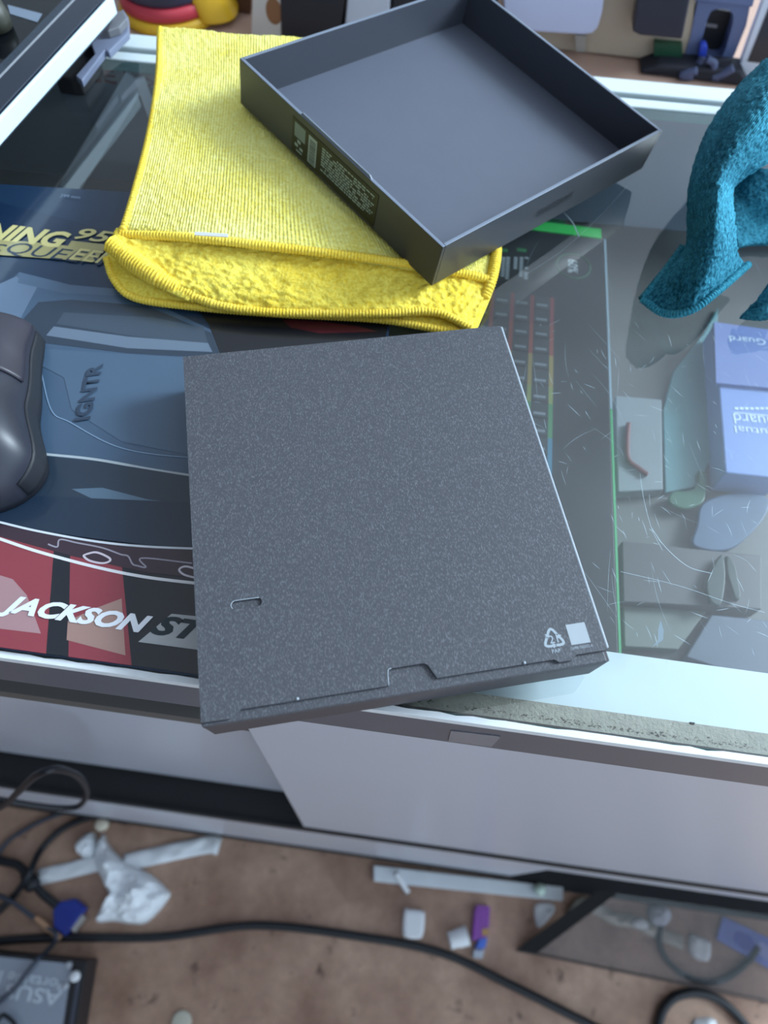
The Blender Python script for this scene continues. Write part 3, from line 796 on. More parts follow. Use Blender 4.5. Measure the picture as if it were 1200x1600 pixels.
# recycling triangle with 21, PAP, plain pale square and code line
pc_ = mat('silver_print', (156, 168, 178), 0.5, 0.04, 60)
def tri_path(c, s):
    pts = []
    for k, a0 in enumerate((90, 210, 330)):
        a = math.radians(a0); corner = Vector((c.x + math.cos(a) * s, c.y + math.sin(a) * s, BT + 0.00006))
        pts.append(corner)
    return pts
tc_ = bloc(864, 997)
P3 = tri_path(tc_ + Vector((0, -0.0004, 0)), 0.0044)
for k in range(3):
    a_, b_, c_ = P3[k - 1], P3[k], P3[(k + 1) % 3]
    ent = a_.lerp(b_, 0.52); p1_ = b_ + (a_ - b_) * 0.22; p2_ = b_ + (c_ - b_) * 0.22; ex = b_.lerp(c_, 0.40)
    pa = catmull([ent, p1_, b_.lerp((p1_ + p2_) / 2, 0.55), p2_, ex], 4); bmx = bmesh.new(); prv = None
    for i, p in enumerate(pa):
        t = (pa[min(len(pa) - 1, i + 1)] - pa[max(0, i - 1)]).normalized(); n = Vector((-t.y, t.x, 0)) * 0.00045
        q = (bmx.verts.new(p + n), bmx.verts.new(p - n))
        if prv: bmx.faces.new((prv[0], q[0], q[1], prv[1]))
        prv = q
    t = (pa[-1] - pa[-2]).normalized(); n = Vector((-t.y, t.x, 0)) * 0.0010
    bmx.faces.new((bmx.verts.new(pa[-1] + n), bmx.verts.new(pa[-1] + t * 0.0014), bmx.verts.new(pa[-1] - n)))
    bm_obj('recycling_arrow', bmx, pc_, base)
ux, uy = (1, 0, 0), (0, 1, 0)
text('recycling_number', '21', Vector((tc_.x, tc_.y - 0.0004, BT + 0.00004)), ux, uy, 0.0028, pc_, base, bold=0.01)
q = bloc(869, 1017); text('material_text', 'PAP', Vector((q.x, q.y, BT + 0.00004)), ux, uy, 0.0013, pc_, base, bold=0.01)
q = bloc(903, 990); box('plain_label', (q.x - 0.0034, q.y - 0.0036, BT), (q.x + 0.0034, q.y + 0.0036, BT + 0.0001), mat('pale_patch', (160, 170, 178), 0.5, 0.03), base)
q = bloc(909, 1011); text('code_text', 'GH98-70050D A', Vector((q.x, q.y, BT + 0.00004)), ux, uy, 0.0010, pc_, base, width=0.0078)

# ================================================================== YELLOW CLOTH
LC = Vector((0.0001, 0.3559, G + 0.0192)); LE = Euler((0.0932, 0.0655, 0.8473), 'XYZ'); LW, LL, LH = 0.1601, 0.1456, 0.0226
LM = Matrix.Translation(LC) @ LE.to_matrix().to_4x4(); LMI = LM.inverted(); LN = LE.to_matrix() @ Vector((0, 0, 1))
def under_lid(p):
    q = LMI @ p
    mg = 0.006
    d = max(abs(q.x) - LW / 2, abs(q.y) - LL / 2)
    if d < mg:
        lim = LC.z - (LN.x * (p.x - LC.x) + LN.y * (p.y - LC.y)) / LN.z - 0.0022 + max(0, d) * 0.5
        if p.z > lim: p = Vector((p.x, p.y, lim))
    p.z = max(p.z, G + 0.0032)
    return p
def cloth(name, c1_, c2_, kind, us=60, vs_=60):
    m = bpy.data.materials.new(name); m.use_nodes = True
    nt = m.node_tree; p = nt.nodes['Principled BSDF']
    tc = nt.nodes.new('ShaderNodeTexCoord')
    n = nt.nodes.new('ShaderNodeTexNoise'); n.inputs['Scale'].default_value = 700; n.inputs['Detail'].default_value = 3
    nt.links.new(tc.outputs['Object'], n.inputs['Vector'])
    nl = nt.nodes.new('ShaderNodeTexNoise'); nl.inputs['Scale'].default_value = 35; nl.inputs['Detail'].default_value = 3
    nt.links.new(tc.outputs['Object'], nl.inputs['Vector'])
    av = nt.nodes.new('ShaderNodeMath'); av.operation = 'MULTIPLY_ADD'; av.inputs[1].default_value = 0.6
    nt.links.new(n.outputs['Fac'], av.inputs[0])
    h2 = nt.nodes.new('ShaderNodeMath'); h2.operation = 'MULTIPLY'; h2.inputs[1].default_value = 0.4
    nt.links.new(nl.outputs['Fac'], h2.inputs[0]); nt.links.new(h2.outputs[0], av.inputs[2])
    rp = nt.nodes.new('ShaderNodeValToRGB')
    rp.color_ramp.elements[0].position = 0.34; rp.color_ramp.elements[0].color = srgb(*c1_)
    rp.color_ramp.elements[1].position = 0.64; rp.color_ramp.elements[1].color = srgb(*c2_)
    nt.links.new(av.outputs[0], rp.inputs[0]); nt.links.new(rp.outputs[0], p.inputs['Base Color'])
    p.inputs['Roughness'].default_value = 0.9; p.inputs['Specular IOR Level'].default_value = 0.15
    p.inputs['Sheen Weight'].default_value = 0.35; p.inputs['Sheen Roughness'].default_value = 0.4
    p.inputs['Sheen Tint'].default_value = srgb(*c2_)
    if kind == 'rib':
        mp_ = nt.nodes.new('ShaderNodeMapping'); mp_.inputs['Scale'].default_value = (us, vs_, 1)
        nt.links.new(tc.outputs['UV'], mp_.inputs['Vector'])
        wv = nt.nodes.new('ShaderNodeTexWave'); wv.bands_direction = 'X'; wv.inputs['Scale'].default_value = 1.0
        wv.inputs['Distortion'].default_value = 1.2; wv.inputs['Detail'].default_value = 2; wv.inputs['Detail Scale'].default_value = 3
        nt.links.new(mp_.outputs[0], wv.inputs['Vector'])
        hh = nt.nodes.new('ShaderNodeMath'); hh.operation = 'MULTIPLY_ADD'; hh.inputs[1].default_value = 0.55
        nt.links.new(wv.outputs['Fac'], hh.inputs[0]); nt.links.new(n.outputs['Fac'], hh.inputs[2]); hs = hh.outputs[0]
    else:
        hs = n.outputs['Fac']
    b = nt.nodes.new('ShaderNodeBump'); b.inputs['Strength'].default_value = 0.6; b.inputs['Distance'].default_value = 0.0010
    nt.links.new(hs, b.inputs['Height']); nt.links.new(b.outputs['Normal'], p.inputs['Normal'])
    return m
M_yr = cloth('yellow_microfibre_ribbed', (234, 216, 84), (252, 248, 156), 'rib', 37, 60)
M_yl = cloth('yellow_microfibre_loop', (232, 198, 52), (250, 234, 108), 'loop')
M_yh = cloth('yellow_hem_thread', (243, 206, 62), (251, 224, 98), 'loop')
yc = thing('yellow_cloth', (-0.06, 0.33, G), label='folded yellow microfibre cloth lying under the open lid', cat='cloth')
def A(L): return [[at(*p) for p in r_] for r_ in L]
gC = A([[(190, 380, .012), (300, 385, .013), (430, 395, .013), (590, 405, .012), (700, 405, .010), (776, 396, .008)],
        [(166, 402, .011), (300, 420, .012), (430, 430, .012), (590, 440, .011), (700, 440, .009), (777, 430, .008)],
        [(178, 436, .009), (300, 450, .010), (430, 460, .010), (590, 468, .009), (700, 478, .008), (768, 462, .007)],
        [(212, 464, .006), (310, 478, .006), (430, 488, .006), (590, 497, .006), (690, 513, .006), (744, 515, .006)]])
surf('bottom_fold', gC, 22, 14, M_yl, yc, 0.006, 0.0011, 650, under_lid)
gB = A([[(186, 352, .022), (300, 358, .021), (430, 370, .020), (590, 388, .018), (700, 395, .015), (772, 398, .012)],
        [(172, 378, .021), (290, 388, .020), (430, 398, .0185), (590, 408, .017), (700, 415, .014), (774, 420, .011)],
        [(205, 404, .018), (300, 420, .017), (430, 432, .016), (590, 440, .015), (700, 446, .013), (770, 442, .010)],
        [(246, 432, .015), (315, 452, .0135), (430, 464, .013), (590, 468, .013), (690, 474, .012), (757, 462, .009)],
        [(282, 452, .0115), (345, 476, .010), (440, 487, .0095), (590, 488, .0105), (680, 486, .011), (738, 512, .009)]])
sB, gBB = surf('middle_fold', gB, 26, 18, M_yl, yc, 0.0045, 0.0019, 480, under_lid)
gA = A([[(250, 43, .030), (330, 48, .031), (430, 57, .031), (520, 62, .029), (640, 60, .026), (760, 90, .02)],
        [(247, 120, .030), (330, 125, .031), (430, 130, .030), (540, 135, .028), (660, 150, .024), (770, 170, .02)],
        [(234, 205, .029), (320, 212, .029), (430, 222, .028), (560, 235, .026), (680, 245, .022), (775, 250, .018)],
        [(214, 285, .027), (310, 295, .028), (430, 308, .027), (560, 322, .024), (690, 330, .019), (776, 330, .016)],
        [(196, 345, .024), (300, 355, .026), (430, 368, .025), (580, 386, .022), (700, 396, .017), (776, 392, .014)],
        [(188, 364, .021), (300, 369, .0245), (430, 384, .0235), (590, 403, .021), (715, 420, .0165), (768, 436, .012)]])
sA, gAA = surf('top_fold', gA, 36, 36, M_yr, yc, 0.004, 0.0009, 700, under_lid, 0.0022)
# ribbed hems
def hem(name, pts, r, step=0.0015):
    return tube(name, [under_lid(p + Vector((0, 0, -0.0008))) for p in pts], r, M_yh, yc, 8, 6, False, 0.11, step)
hem('hem', [r_[0] for r_ in gA], 0.0018)
hem('hem', gA[-1], 0.0020)
hem('hem', [gB[1][0]] + [gB[2][0], gB[3][0]] + gB[4], [0.0042, 0.0048, 0.0046, 0.0038, 0.0028, 0.0022] + [0.0019] * 14)
hem('hem', [gC[1][0], gC[2][0]] + gC[3], 0.0018)
hem('hem', [r_[-1] for r_ in gA[3:]] + [at(757, 462, .008)], 0.0026)
prism('care_tag', [at(304, 362, .0285), at(356, 365, .0285), at(356, 370, .0278), at(304, 367, .0278)], (0, 0.0002, -0.0006), M_paper, yc)

# ================================================================== OPEN LID
lid = thing('open_carton', LC, LE, 'open charcoal carton lid resting on the yellow cloth', 'box', world=False)
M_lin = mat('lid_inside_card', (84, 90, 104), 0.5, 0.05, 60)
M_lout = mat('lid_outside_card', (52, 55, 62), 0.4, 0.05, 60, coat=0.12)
M_rim = mat('lid_rim_edge', (112, 122, 138), 0.5, 0.1, 200)  # paler than the walls: light caught by the rim put into its colour
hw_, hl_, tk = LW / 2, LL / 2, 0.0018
M_lwall = mat('lid_wall_inside', (58, 62, 72), 0.5, 0.05, 60)  # darker than the lid floor: shade on the inner walls put into the colour
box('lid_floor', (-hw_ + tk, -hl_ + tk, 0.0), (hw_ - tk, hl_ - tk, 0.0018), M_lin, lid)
def wall(lo, hi, inner_axis, sgn):
    o = box('lid_wall', lo, hi, M_lout, lid, 0.0003)
    o.data.materials.append(M_lwall); o.data.materials.append(M_rim)
    for p in o.data.polygons:
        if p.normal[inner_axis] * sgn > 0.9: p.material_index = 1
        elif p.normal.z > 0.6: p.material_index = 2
    return o
w1 = wall((-hw_, -hl_, 0), (-hw_ + tk, hl_, LH), 0, 1)
w2 = wall((hw_ - tk, -hl_, 0), (hw_, hl_, LH), 0, -1)
w3 = wall((-hw_ + tk, -hl_, 0), (hw_ - tk, -hl_ + tk, LH), 1, 1)
w4 = wall((-hw_ + tk, hl_ - tk, 0), (hw_ - tk, hl_, LH), 1, -1)
# inner flap that stands a little above the rim over the sticker
def lid_local(x, y, axis, val):
    """pixel -> point on a wall plane of the lid, in lid coordinates"""
    o_ = LMI @ CAM; d_ = LMI.to_3x3() @ ray(x, y)
    return o_ + d_ * ((val - o_[axis]) / d_[axis])
t0_ = lid_local(468, 176, 0, -hw_ + 0.001).y; t1_ = lid_local(586, 275, 0, -hw_ + 0.001).y
prism('raised_flap', [Vector((-hw_ + 0.0006, t0_, LH - 0.001)), Vector((-hw_ + 0.0006, t0_ - 0.003, LH + 0.0012)), Vector((-hw_ + 0.0006, t1_ + 0.003, LH + 0.0012)), Vector((-hw_ + 0.0006, t1_, LH - 0.001))], (0.0007, 0, 0), M_rim, lid)
# black sticker with plain square, bar code and lines of small print
s0 = lid_local(457, 205, 0, -hw_).y; s1 = lid_local(588, 330, 0, -hw_).y
st = box('sticker', (-hw_ - 0.0002, s1, 0.0018), (-hw_ - 0.00001, s0, LH - 0.0035), mat('black_sticker', (14, 18, 18), 0.35, 0.05), lid)
M_sp = mat('sticker_print', (150, 166, 162), 0.5, 0.05)
SX = -hw_ - 0.00028
def srect(y0, y1, z0, z1): return [Vector((SX, y0, z0)), Vector((SX, y1, z0)), Vector((SX, y1, z1)), Vector((SX, y0, z1))]
sl = s0 - s1; zt = LH - 0.0035
sheet('plain_square', [srect(s0 - sl * 0.03, s0 - sl * 0.16, 0.0105, zt - 0.0015)], mat('sticker_grey', (112, 126, 124), 0.5), st)
bars = []; yy = 0.0045; 
z = 0.004; k = 0
rb = random.Random(3)
sheet('bar_code_ground', [srect(s0 - sl * 0.20, s0 - sl * 0.30, 0.0035, zt - 0.0016)], mat('barcode_ground', (150, 164, 160), 0.5), st)
SX -= 0.00005
while z < zt - 0.003:
    hgt = rb.choice((0.0002, 0.0003, 0.0005)); bars.append(srect(s0 - sl * 0.215, s0 - sl * 0.285, z, z + hgt)); z += hgt + rb.choice((0.0003, 0.0004))
sheet('bar_code_bars', bars, mat('barcode_dark', (50, 60, 58), 0.5), st)
marks = []
for (a_, b_, c_, d_) in ((0.07, 0.11, 0.0082, 0.0098), (0.04, 0.08, 0.0058, 0.0074), (0.10, 0.14, 0.0054, 0.0068), (0.06, 0.13, 0.0036, 0.0044)):
    marks.append(srect(s0 - sl * a_, s0 - sl * b_, c_, d_))
for ln in range(9):
    z1_ = zt - 0.0018 - ln * 0.0014; p = 0.36
    end = 0.97 - 0.02 * (ln % 3)
    while p < end:
        wd_ = rb.uniform(0.012, 0.05)
        if rb.random() > 0.1: marks.append(srect(s0 - sl * p, s0 - sl * min(end, p + wd_), z1_ - 0.0008, z1_))
        p += wd_ + 0.008
sheet('small_print', marks, M_sp, st)
# upside-down maker's name on the long wall
a_ = lid_local(838, 338, 1, -hl_); b_ = lid_local(897, 300, 1, -hl_); mid = (a_ + b_) / 2
text('maker_name', 'SAMSUNG', Vector((mid.x, -hl_ - 0.00006, mid.z)), (-1, 0, 0), (0, 0, -1), 0.0044, mat('dark_foil', (12, 13, 15), 0.35), lid, bold=0.01, width=abs(b_.x - a_.x))

# ================================================================== TEAL CLOTH
M_t = cloth('teal_microfibre', (8, 72, 92), (66, 152, 176), 'rib', 24, 22)
M_td = cloth('teal_microfibre_hem', (28, 108, 130), (76, 160, 180), 'loop')
tcl = thing('teal_cloth', (0.2, 0.3, G), label='teal microfibre cloth bunched up at the right edge of the counter', cat='cloth')
gT = A([[(1215, 110, .020), (1196, 92, .050), (1222, 100, .068), (1250, 110, .070), (1285, 140, .055), (1300, 180, .02)],
        [(1172, 160, .016), (1146, 142, .044), (1172, 146, .064), (1205, 165, .070), (1240, 200, .055), (1240, 240, .02)],
        [(1132, 222, .014), (1106, 200, .036), (1132, 205, .058), (1165, 220, .064), (1198, 246, .048), (1192, 262, .026)],
        [(1104, 290, .010), (1080, 268, .028), (1102, 272, .050), (1130, 276, .058), (1149, 286, .042), (1138, 302, .018)],
        [(1092, 346, .008), (1071, 330, .022), (1094, 332, .042), (1124, 335, .050), (1150, 342, .034), (1138, 356, .012)],
        [(1084, 398, .006), (1068, 384, .016), (1090, 384, .034), (1122, 382, .041), (1153, 378, .028), (1146, 392, .010)],
        [(1046, 436, .0045), (1038, 424, .009), (1072, 428, .022), (1110, 424, .030), (1150, 406, .022), (1160, 404, .012)],
        [(1006, 469, .0038), (1004, 466, .0042), (1038, 488, .006), (1080, 484, .014), (1124, 452, .018), (1170, 412, .012)]])
surf('main_fold', gT, 32, 28, M_t, tcl, 0.0016, 0.0013, 620, None, 0.001, keep=True)
gN = A([[(1150, 262, .012), (1180, 262, .020), (1230, 265, .024)], [(1146, 310, .010), (1175, 312, .013), (1230, 310, .018)],
        [(1148, 350, .008), (1178, 340, .008), (1230, 345, .010)], [(1155, 385, .005), (1180, 380, .0045), (1230, 380, .005)]])
surf('inner_fold', gN, 20, 20, M_t, tcl, 0.0025, 0.0010, 600)
gP = A([[(1192, 452, .012), (1230, 410, .018), (1270, 400, .018)], [(1175, 475, .012), (1210, 460, .020), (1260, 450, .02)], [(1158, 492, .004), (1195, 500, .007), (1260, 512, .008)]])
surf('front_fold', gP, 20, 20, M_t, tcl, 0.003, 0.0012, 600)
tube('hem', [p + Vector((0, 0, -0.0006)) for p in gT[-1][1:]], 0.0018, M_td, tcl, 8, 8, False, 0.15, 0.0015)
tube('hem', [r_[1] + Vector((0, 0, -0.0006)) for r_ in gT[5:]], 0.0018, M_td, tcl, 8, 8, False, 0.15, 0.0015)
tube('rolled_hem', [at(1240, 285, .012), at(1205, 292, .014), at(1188, 305, .013), at(1186, 318, .010), at(1198, 326, .009), at(1240, 330, .009)], 0.0024, M_td, tcl, 8, 8, False, 0.15, 0.0015)

# ================================================================== DISPLAY SLAB (top left)
sl_ = thing('monitor', (-0.26, 0.36, G), label='dark flat monitor with bright white edge lying at the upper left', cat='monitor')
ZT = 0.032
pa, pb = at(0, 176, ZT), at(164, -2, ZT)
e1 = (pb - pa).normalized(); e2 = Vector((-e1.y, e1.x, 0))
c0 = pb + e1 * 0.0
def sp(u, v, z): return Vector((c0.x, c0.y, G + z)) - e1 * u + e2 * v
M_navy = mat('navy_bezel', (34, 42, 56), 0.32, 0.1, 40, coat=0.2)
prism('shell', [sp(-0.002, 0, ZT - 0.012), sp(0.30, 0, ZT - 0.012), sp(0.30, 0.24, ZT - 0.012), sp(-0.002, 0.24, ZT - 0.012)], (0, 0, 0.0118), M_navy, sl_)
# bright edge band with a rounded end
prism('white_edge', [sp(-0.0065, -0.0006, ZT - 0.0095), sp(0.31, -0.0006, ZT - 0.0095), sp(0.31, -0.0026, ZT - 0.0095), sp(-0.0045, -0.0026, ZT - 0.0095)], (0, 0, 0.0098), mat('white_edge_plastic', (206, 226, 234), 0.3, 0.03, 40), sl_, 0.0008)
pl0 = at(0, 126, ZT); off = (pl0 - pa).dot(e2)
box_pts = [sp(0.004, 0.0, ZT - 0.0002), sp(0.30, 0.0, ZT - 0.0002), sp(0.30, off, ZT - 0.0002), sp(0.004, off, ZT - 0.0002)]
prism('bezel', box_pts, (0, 0, 0.0012), M_navy, sl_, 0.0004)
bar('silver_line', sp(0.004, off + 0.0006, ZT + 0.0004), sp(0.30, off + 0.0006, ZT + 0.0004), 0.0008, 0.0008, mat('silver_line', (190, 196, 204), 0.3, 0.1, 300, metal=0.5), sl_)
prism('screen', [sp(0.004, off + 0.0012, ZT - 0.0008), sp(0.30, off + 0.0012, ZT - 0.0008), sp(0.30, 0.235, ZT - 0.0008), sp(0.004, 0.235, ZT - 0.0008)], (0, 0, 0.0012), mat('screen_glass', (12, 16, 20), 0.08, 0.1, 20), sl_)
prism('dusty_margin', [sp(0.004, off + 0.0014, ZT + 0.0004), sp(0.30, off + 0.0014, ZT + 0.0004), sp(0.30, off + 0.0065, ZT + 0.0004), sp(0.004, off + 0.0065, ZT + 0.0004)], (0, 0, 0.0002), mat('dusty_margin', (52, 62, 74), 0.5, 0.7, 900), sl_)
prism('pale_patch', [at(12, 8, ZT + 0.0005), at(66, 22, ZT + 0.0005), at(58, 35, ZT + 0.0005), at(16, 22, ZT + 0.0005)], (0, 0, 0.0002), mat('pale_blue_patch', (120, 134, 152), 0.4), sl_)  # pale patch lying on the screen
M_brk = mat('grey_blue_metal', (112, 120, 142), 0.38, 0.08, 40)
prism('bracket_plate', [at(x, y, .0145) for x, y in ((192, 14), (200, 26), (201, 50), (170, 81), (164, 78), (128, 126), (118, 118), (148, 84), (140, 62), (120, 66))], (0, 0, -0.004), M_brk, sl_, 0.0006)
prism('bracket_lip', [at(x, y, .0190) for x, y in ((170, 30), (184, 16), (194, 18), (198, 28), (186, 42), (168, 48))], (0, 0, -0.0044), mat('worn_grey_metal', (104, 106, 112), 0.5, 0.2, 200), sl_, 0.0006)
prism('rubber_foot', [at(x, y, .0104) for x, y in ((84, 118), (138, 58), (152, 80), (148, 92), (124, 122), (108, 122))], (0, 0, -0.0102), M_dark, sl_, 0.001)
# small olive round shape standing on the screen
tag(lathe('olive_round', [(0.004, 0), (0.008, 0.0006), (0.0085, 0.006), (0.007, 0.012), (0.003, 0.014)], at(-4, 44, ZT + 0.0006), mat('olive_rubber', (52, 54, 46), 0.5), None, 20), 'dark olive round shape standing on the monitor screen', 'knob')

# ================================================================== BEHIND THE COUNTER
TZ = -0.05
bt = thing('work_table', (0, 0.85, 0), label='brown wooden work table behind the counter', cat='table')
box('table_top', (-0.9, 0.515, G + TZ - 0.03), (0.95, 1.3, G + TZ), mat('brown_pink_wood', (184, 152, 136), 0.5, 0.15, 18), bt)
for x in (-0.86, 0.9):
    for y in (0.54, 1.26): box('leg', (x - 0.02, y - 0.02, 0), (x + 0.02, y + 0.02, G + TZ - 0.0305), mat('dark_wood_leg', (90, 62, 48), 0.5), bt)
def vp(name, pxs, y, depth, material, parent=None, bev=0.0, smooth=0):
    pts = [vat(a_, b_, y) for a_, b_ in pxs]
    if smooth: pts = catmull(pts, smooth, True)
    for p in pts: p.z = max(p.z, G + TZ + 0.0003)
    return prism(name, pts, (0, depth, 0), material, parent, bev)
def yb_(x, y): return at(x, y, TZ).y
# toy tub: yellow foot, red band, dark blue body
tub = thing('toy_tub', at(250, 50, TZ), label='round tub, dark blue with red band and yellow foot, behind the yellow cloth', cat='tub')
q = at(246, 57, TZ); q.y += 0.036
lathe('yellow_foot', [(0.036, 0), (0.038, 0.001), (0.037, 0.007), (0.034, 0.008)], q, mat('yellow_plastic', (232, 184, 44), 0.4), tub, 32)
lathe('red_band', [(0.034, 0.0082), (0.0358, 0.009), (0.0352, 0.0165), (0.033, 0.0175)], q, mat('red_plastic', (198, 62, 76), 0.4), tub, 32)
lathe('blue_body', [(0.033, 0.0177), (0.0345, 0.020), (0.036, 0.09), (0.034, 0.092)], q, mat('dark_blue_plastic', (50, 56, 78), 0.4, 0.3, 60), tub, 32)
M_yp = MATS['yellow_plastic']
prism('yellow_side', catmull([q + Vector((0.030, -0.02, 0.004)), q + Vector((0.052, -0.012, 0.004)), q + Vector((0.05, 0.015, 0.004)), q + Vector((0.03, 0.02, 0.004))], 5, True), (-0.018, 0, 0.045), M_yp, tub, 0.002)
tag(vp('wooden_crate', [(290, 58), (396, 66), (396, -60), (290, -70)], 0.585, 0.12, mat('brown_crate_wood', (96, 62, 40), 0.55, 0.25, 14)), 'dark brown wooden crate beyond the yellow cloth', 'crate')
pw = thing('white_board', at(420, 66, TZ), label='white board with a round brown hole beside the black carton', cat='board')
vp('board', [(394, 70), (440, 74), (438, -60), (397, -60)], 0.553, 0.006, mat('off_white_board', (206, 200, 192), 0.5), pw)
cc = vat(428, 18, 0.5528)
prism('round_hole', [cc + Vector((math.cos(t_ * math.pi / 8) * 0.006, 0, math.sin(t_ * math.pi / 8) * 0.009)) for t_ in range(16)], (0, 0.0008, 0), mat('brown_hole', (140, 96, 60), 0.6), pw)
tag(vp('black_carton', [(440, 76), (528, 82), (545, -60), (436, -60)], 0.552, 0.05, mat('matt_black_card', (24, 26, 34), 0.45, 0.1, 20), None, 0.001), 'matt black upright carton between white board and white carton', 'carton')
tag(vp('white_carton', [(536, 82), (604, 88), (612, -60), (548, -60)], 0.556, 0.05, mat('cool_white_card', (204, 212, 226), 0.5, 0.04), None, 0.001), 'cool white upright carton right of the black carton', 'carton')
tag(vp('black_carton', [(610, 92), (760, 100), (790, -60), (616, -60)], 0.560, 0.05, mat('matt_black_card', (24, 26, 34)), None, 0.001), 'black carton hidden mostly behind the open lid', 'carton')
# beige carton with a dark shadow gap, tablet leaning on it
yc_ = yb_(960, 90)
cb = tag(vp('cardboard_carton', [(780, 78), (1080, 100), (1090, -80), (800, -80)], yc_, 0.15, M_card, None, 0.001), 'large beige cardboard carton behind the white tablet', 'carton')
tb = thing('white_tablet', at(870, 74, TZ), label='pale lavender tablet with rounded corner leaning on the beige carton', cat='tablet')
vp('tablet_back', [(790, 46), (860, 52), (912, 55), (926, 53), (934, 44), (941, 20), (948, -40), (780, -60)], yc_ - 0.012, 0.006, mat('lavender_white', (200, 208, 238), 0.35, 0.04, 20), tb, 0.0015)
vp('tablet_stand', [(898, 55), (916, 56), (914, 82), (900, 82)], yc_ - 0.010, 0.004, mat('grey_clear_plastic', (150, 146, 140), 0.3), tb, 0.0005)
tag(vp('dark_screen', [(988, 50), (1000, 56), (1066, 62), (1090, -60), (1000, -60), (996, 0)], yc_ - 0.02, 0.016, mat('dark_slate_plastic', (34, 36, 52), 0.4, 0.15, 20), None, 0.0015), 'dark slate screen standing before the beige carton', 'screen')
bo = tag(vp('green_booklet', [(1022, 66), (1066, 70), (1066, 90), (1022, 88)], yc_ - 0.006, 0.005, mat('dark_green_card', (20, 74, 50), 0.5)), 'dark green booklet under the slate screen', 'booklet')
tag(vp('black_pouch', [(1000, 128), (1000, 112), (1030, 102), (1160, 112), (1160, 160), (1010, 150)], yb_(1010, 118), 0.02, mat('black_cloth_pouch', (30, 32, 44), 0.7), None, 0.002), 'flat black pouch beneath the blue-grey stand', 'pouch')
# blue grey stand: frame with rounded opening
stn = thing('device_stand', at(1110, 120, TZ), label='blue-grey plastic stand with rounded opening and a cable', cat='stand')
ys = yb_(1100, 108)
M_bg = mat('blue_grey_plastic', (96, 110, 150), 0.35, 0.06, 40)
outr = [vat(x, y, ys) for x, y in ((1064, 104), (1078, 60), (1090, 2), (1172, 10), (1166, 40), (1150, 80), (1136, 112), (1118, 112), (1122, 98), (1078, 94), (1076, 106))]
inn = catmull([vat(x, y, ys) for x, y in ((1092, 80), (1100, 50), (1107, 26), (1114, 16), (1130, 14), (1142, 18), (1146, 30), (1140, 55), (1128, 88), (1108, 90))], 4, True)
bm = bmesh.new()
def loop3(L):
    v = [bm.verts.new(p) for p in L]; return [bm.edges.new((v[i], v[(i + 1) % len(v)])) for i in range(len(v))]
bmesh.ops.triangle_fill(bm, use_beauty=True, edges=loop3(outr) + loop3(inn))
r = bmesh.ops.extrude_face_region(bm, geom=bm.faces[:])
for v in [e for e in r['geom'] if isinstance(e, bmesh.types.BMVert)]: v.co.y += 0.012
bmesh.ops.recalc_face_normals(bm, faces=bm.faces)
bm_obj('frame', bm, M_bg, stn)
vp('top_cap', [(1084, 2), (1176, 12), (1180, -4), (1086, -12)], ys - 0.003, 0.018, M_bg, stn, 0.001)
vp('dark_core', [(1088, 86), (1130, 90), (1150, 20), (1104, 12)], ys + 0.013, 0.008, mat('dark_core', (22, 22, 28), 0.5), stn)
vp('silver_plate', [(1100, 36), (1121, 39), (1120, 44), (1099, 41)], ys + 0.0118, 0.001, mat('silver_plate', (150, 152, 158), 0.3, metal=0.6), stn)
pg = thing('cable_with_plug', at(1100, 110, TZ), label='blue-plugged tangle of grey cable in front of the stand', cat='cable')
yq = ys - 0.008
vp('blue_plug', [(1091, 92), (1094, 70), (1102, 68), (1106, 74), (1102, 92)], yq, 0.006, mat('bright_blue_plastic', (40, 70, 190), 0.35), pg, 0.001)
def cab(pxs, y, r_, material):
    pts = []
    for k, (x, yy_) in enumerate(pxs):
        p = vat(x, yy_, y - 0.0006 * k); p.z = max(p.z, G + TZ + r_ + 0.0005); pts.append(p)
    return tube('cable_loop', pts, r_, material, pg, 8, 6)
M_cb = mat('blue_grey_cable', (78, 88, 122), 0.4)
cab([(1098, 90), (1090, 100), (1070, 108), (1050, 122), (1036, 130)], yq, 0.003, M_cb)
cab([(1100, 90), (1092, 104), (1104, 122), (1118, 134)], yq - 0.002, 0.0028, M_cb)
cab([(1104, 92), (1116, 100), (1112, 118), (1120, 130)], yq - 0.006, 0.0028, M_cb)
cab([(1112, 122), (1128, 116), (1146, 106)], yq - 0.008, 0.0030, M_cb)
cab([(1080, 124), (1060, 128), (1090, 110)], yq - 0.01, 0.0028, M_cb)
# white framed tablet at the right
wt = thing('framed_tablet', at(1180, 120, TZ), label='white-framed tablet with dark screen behind the teal cloth', cat='tablet')
yw = yb_(1170, 124)
vp('frame', [(1150, 120), (1152, 112), (1200, -20), (1330, -10), (1300, 140), (1158, 127)], yw, 0.007, mat('white_frame', (214, 222, 236), 0.35, 0.03), wt, 0.001)
vp('screen', [(1168, 96), (1210, -10), (1310, 0), (1290, 112)], yw - 0.0006, 0.0005, mat('dark_screen_glass', (42, 46, 54), 0.15), wt)

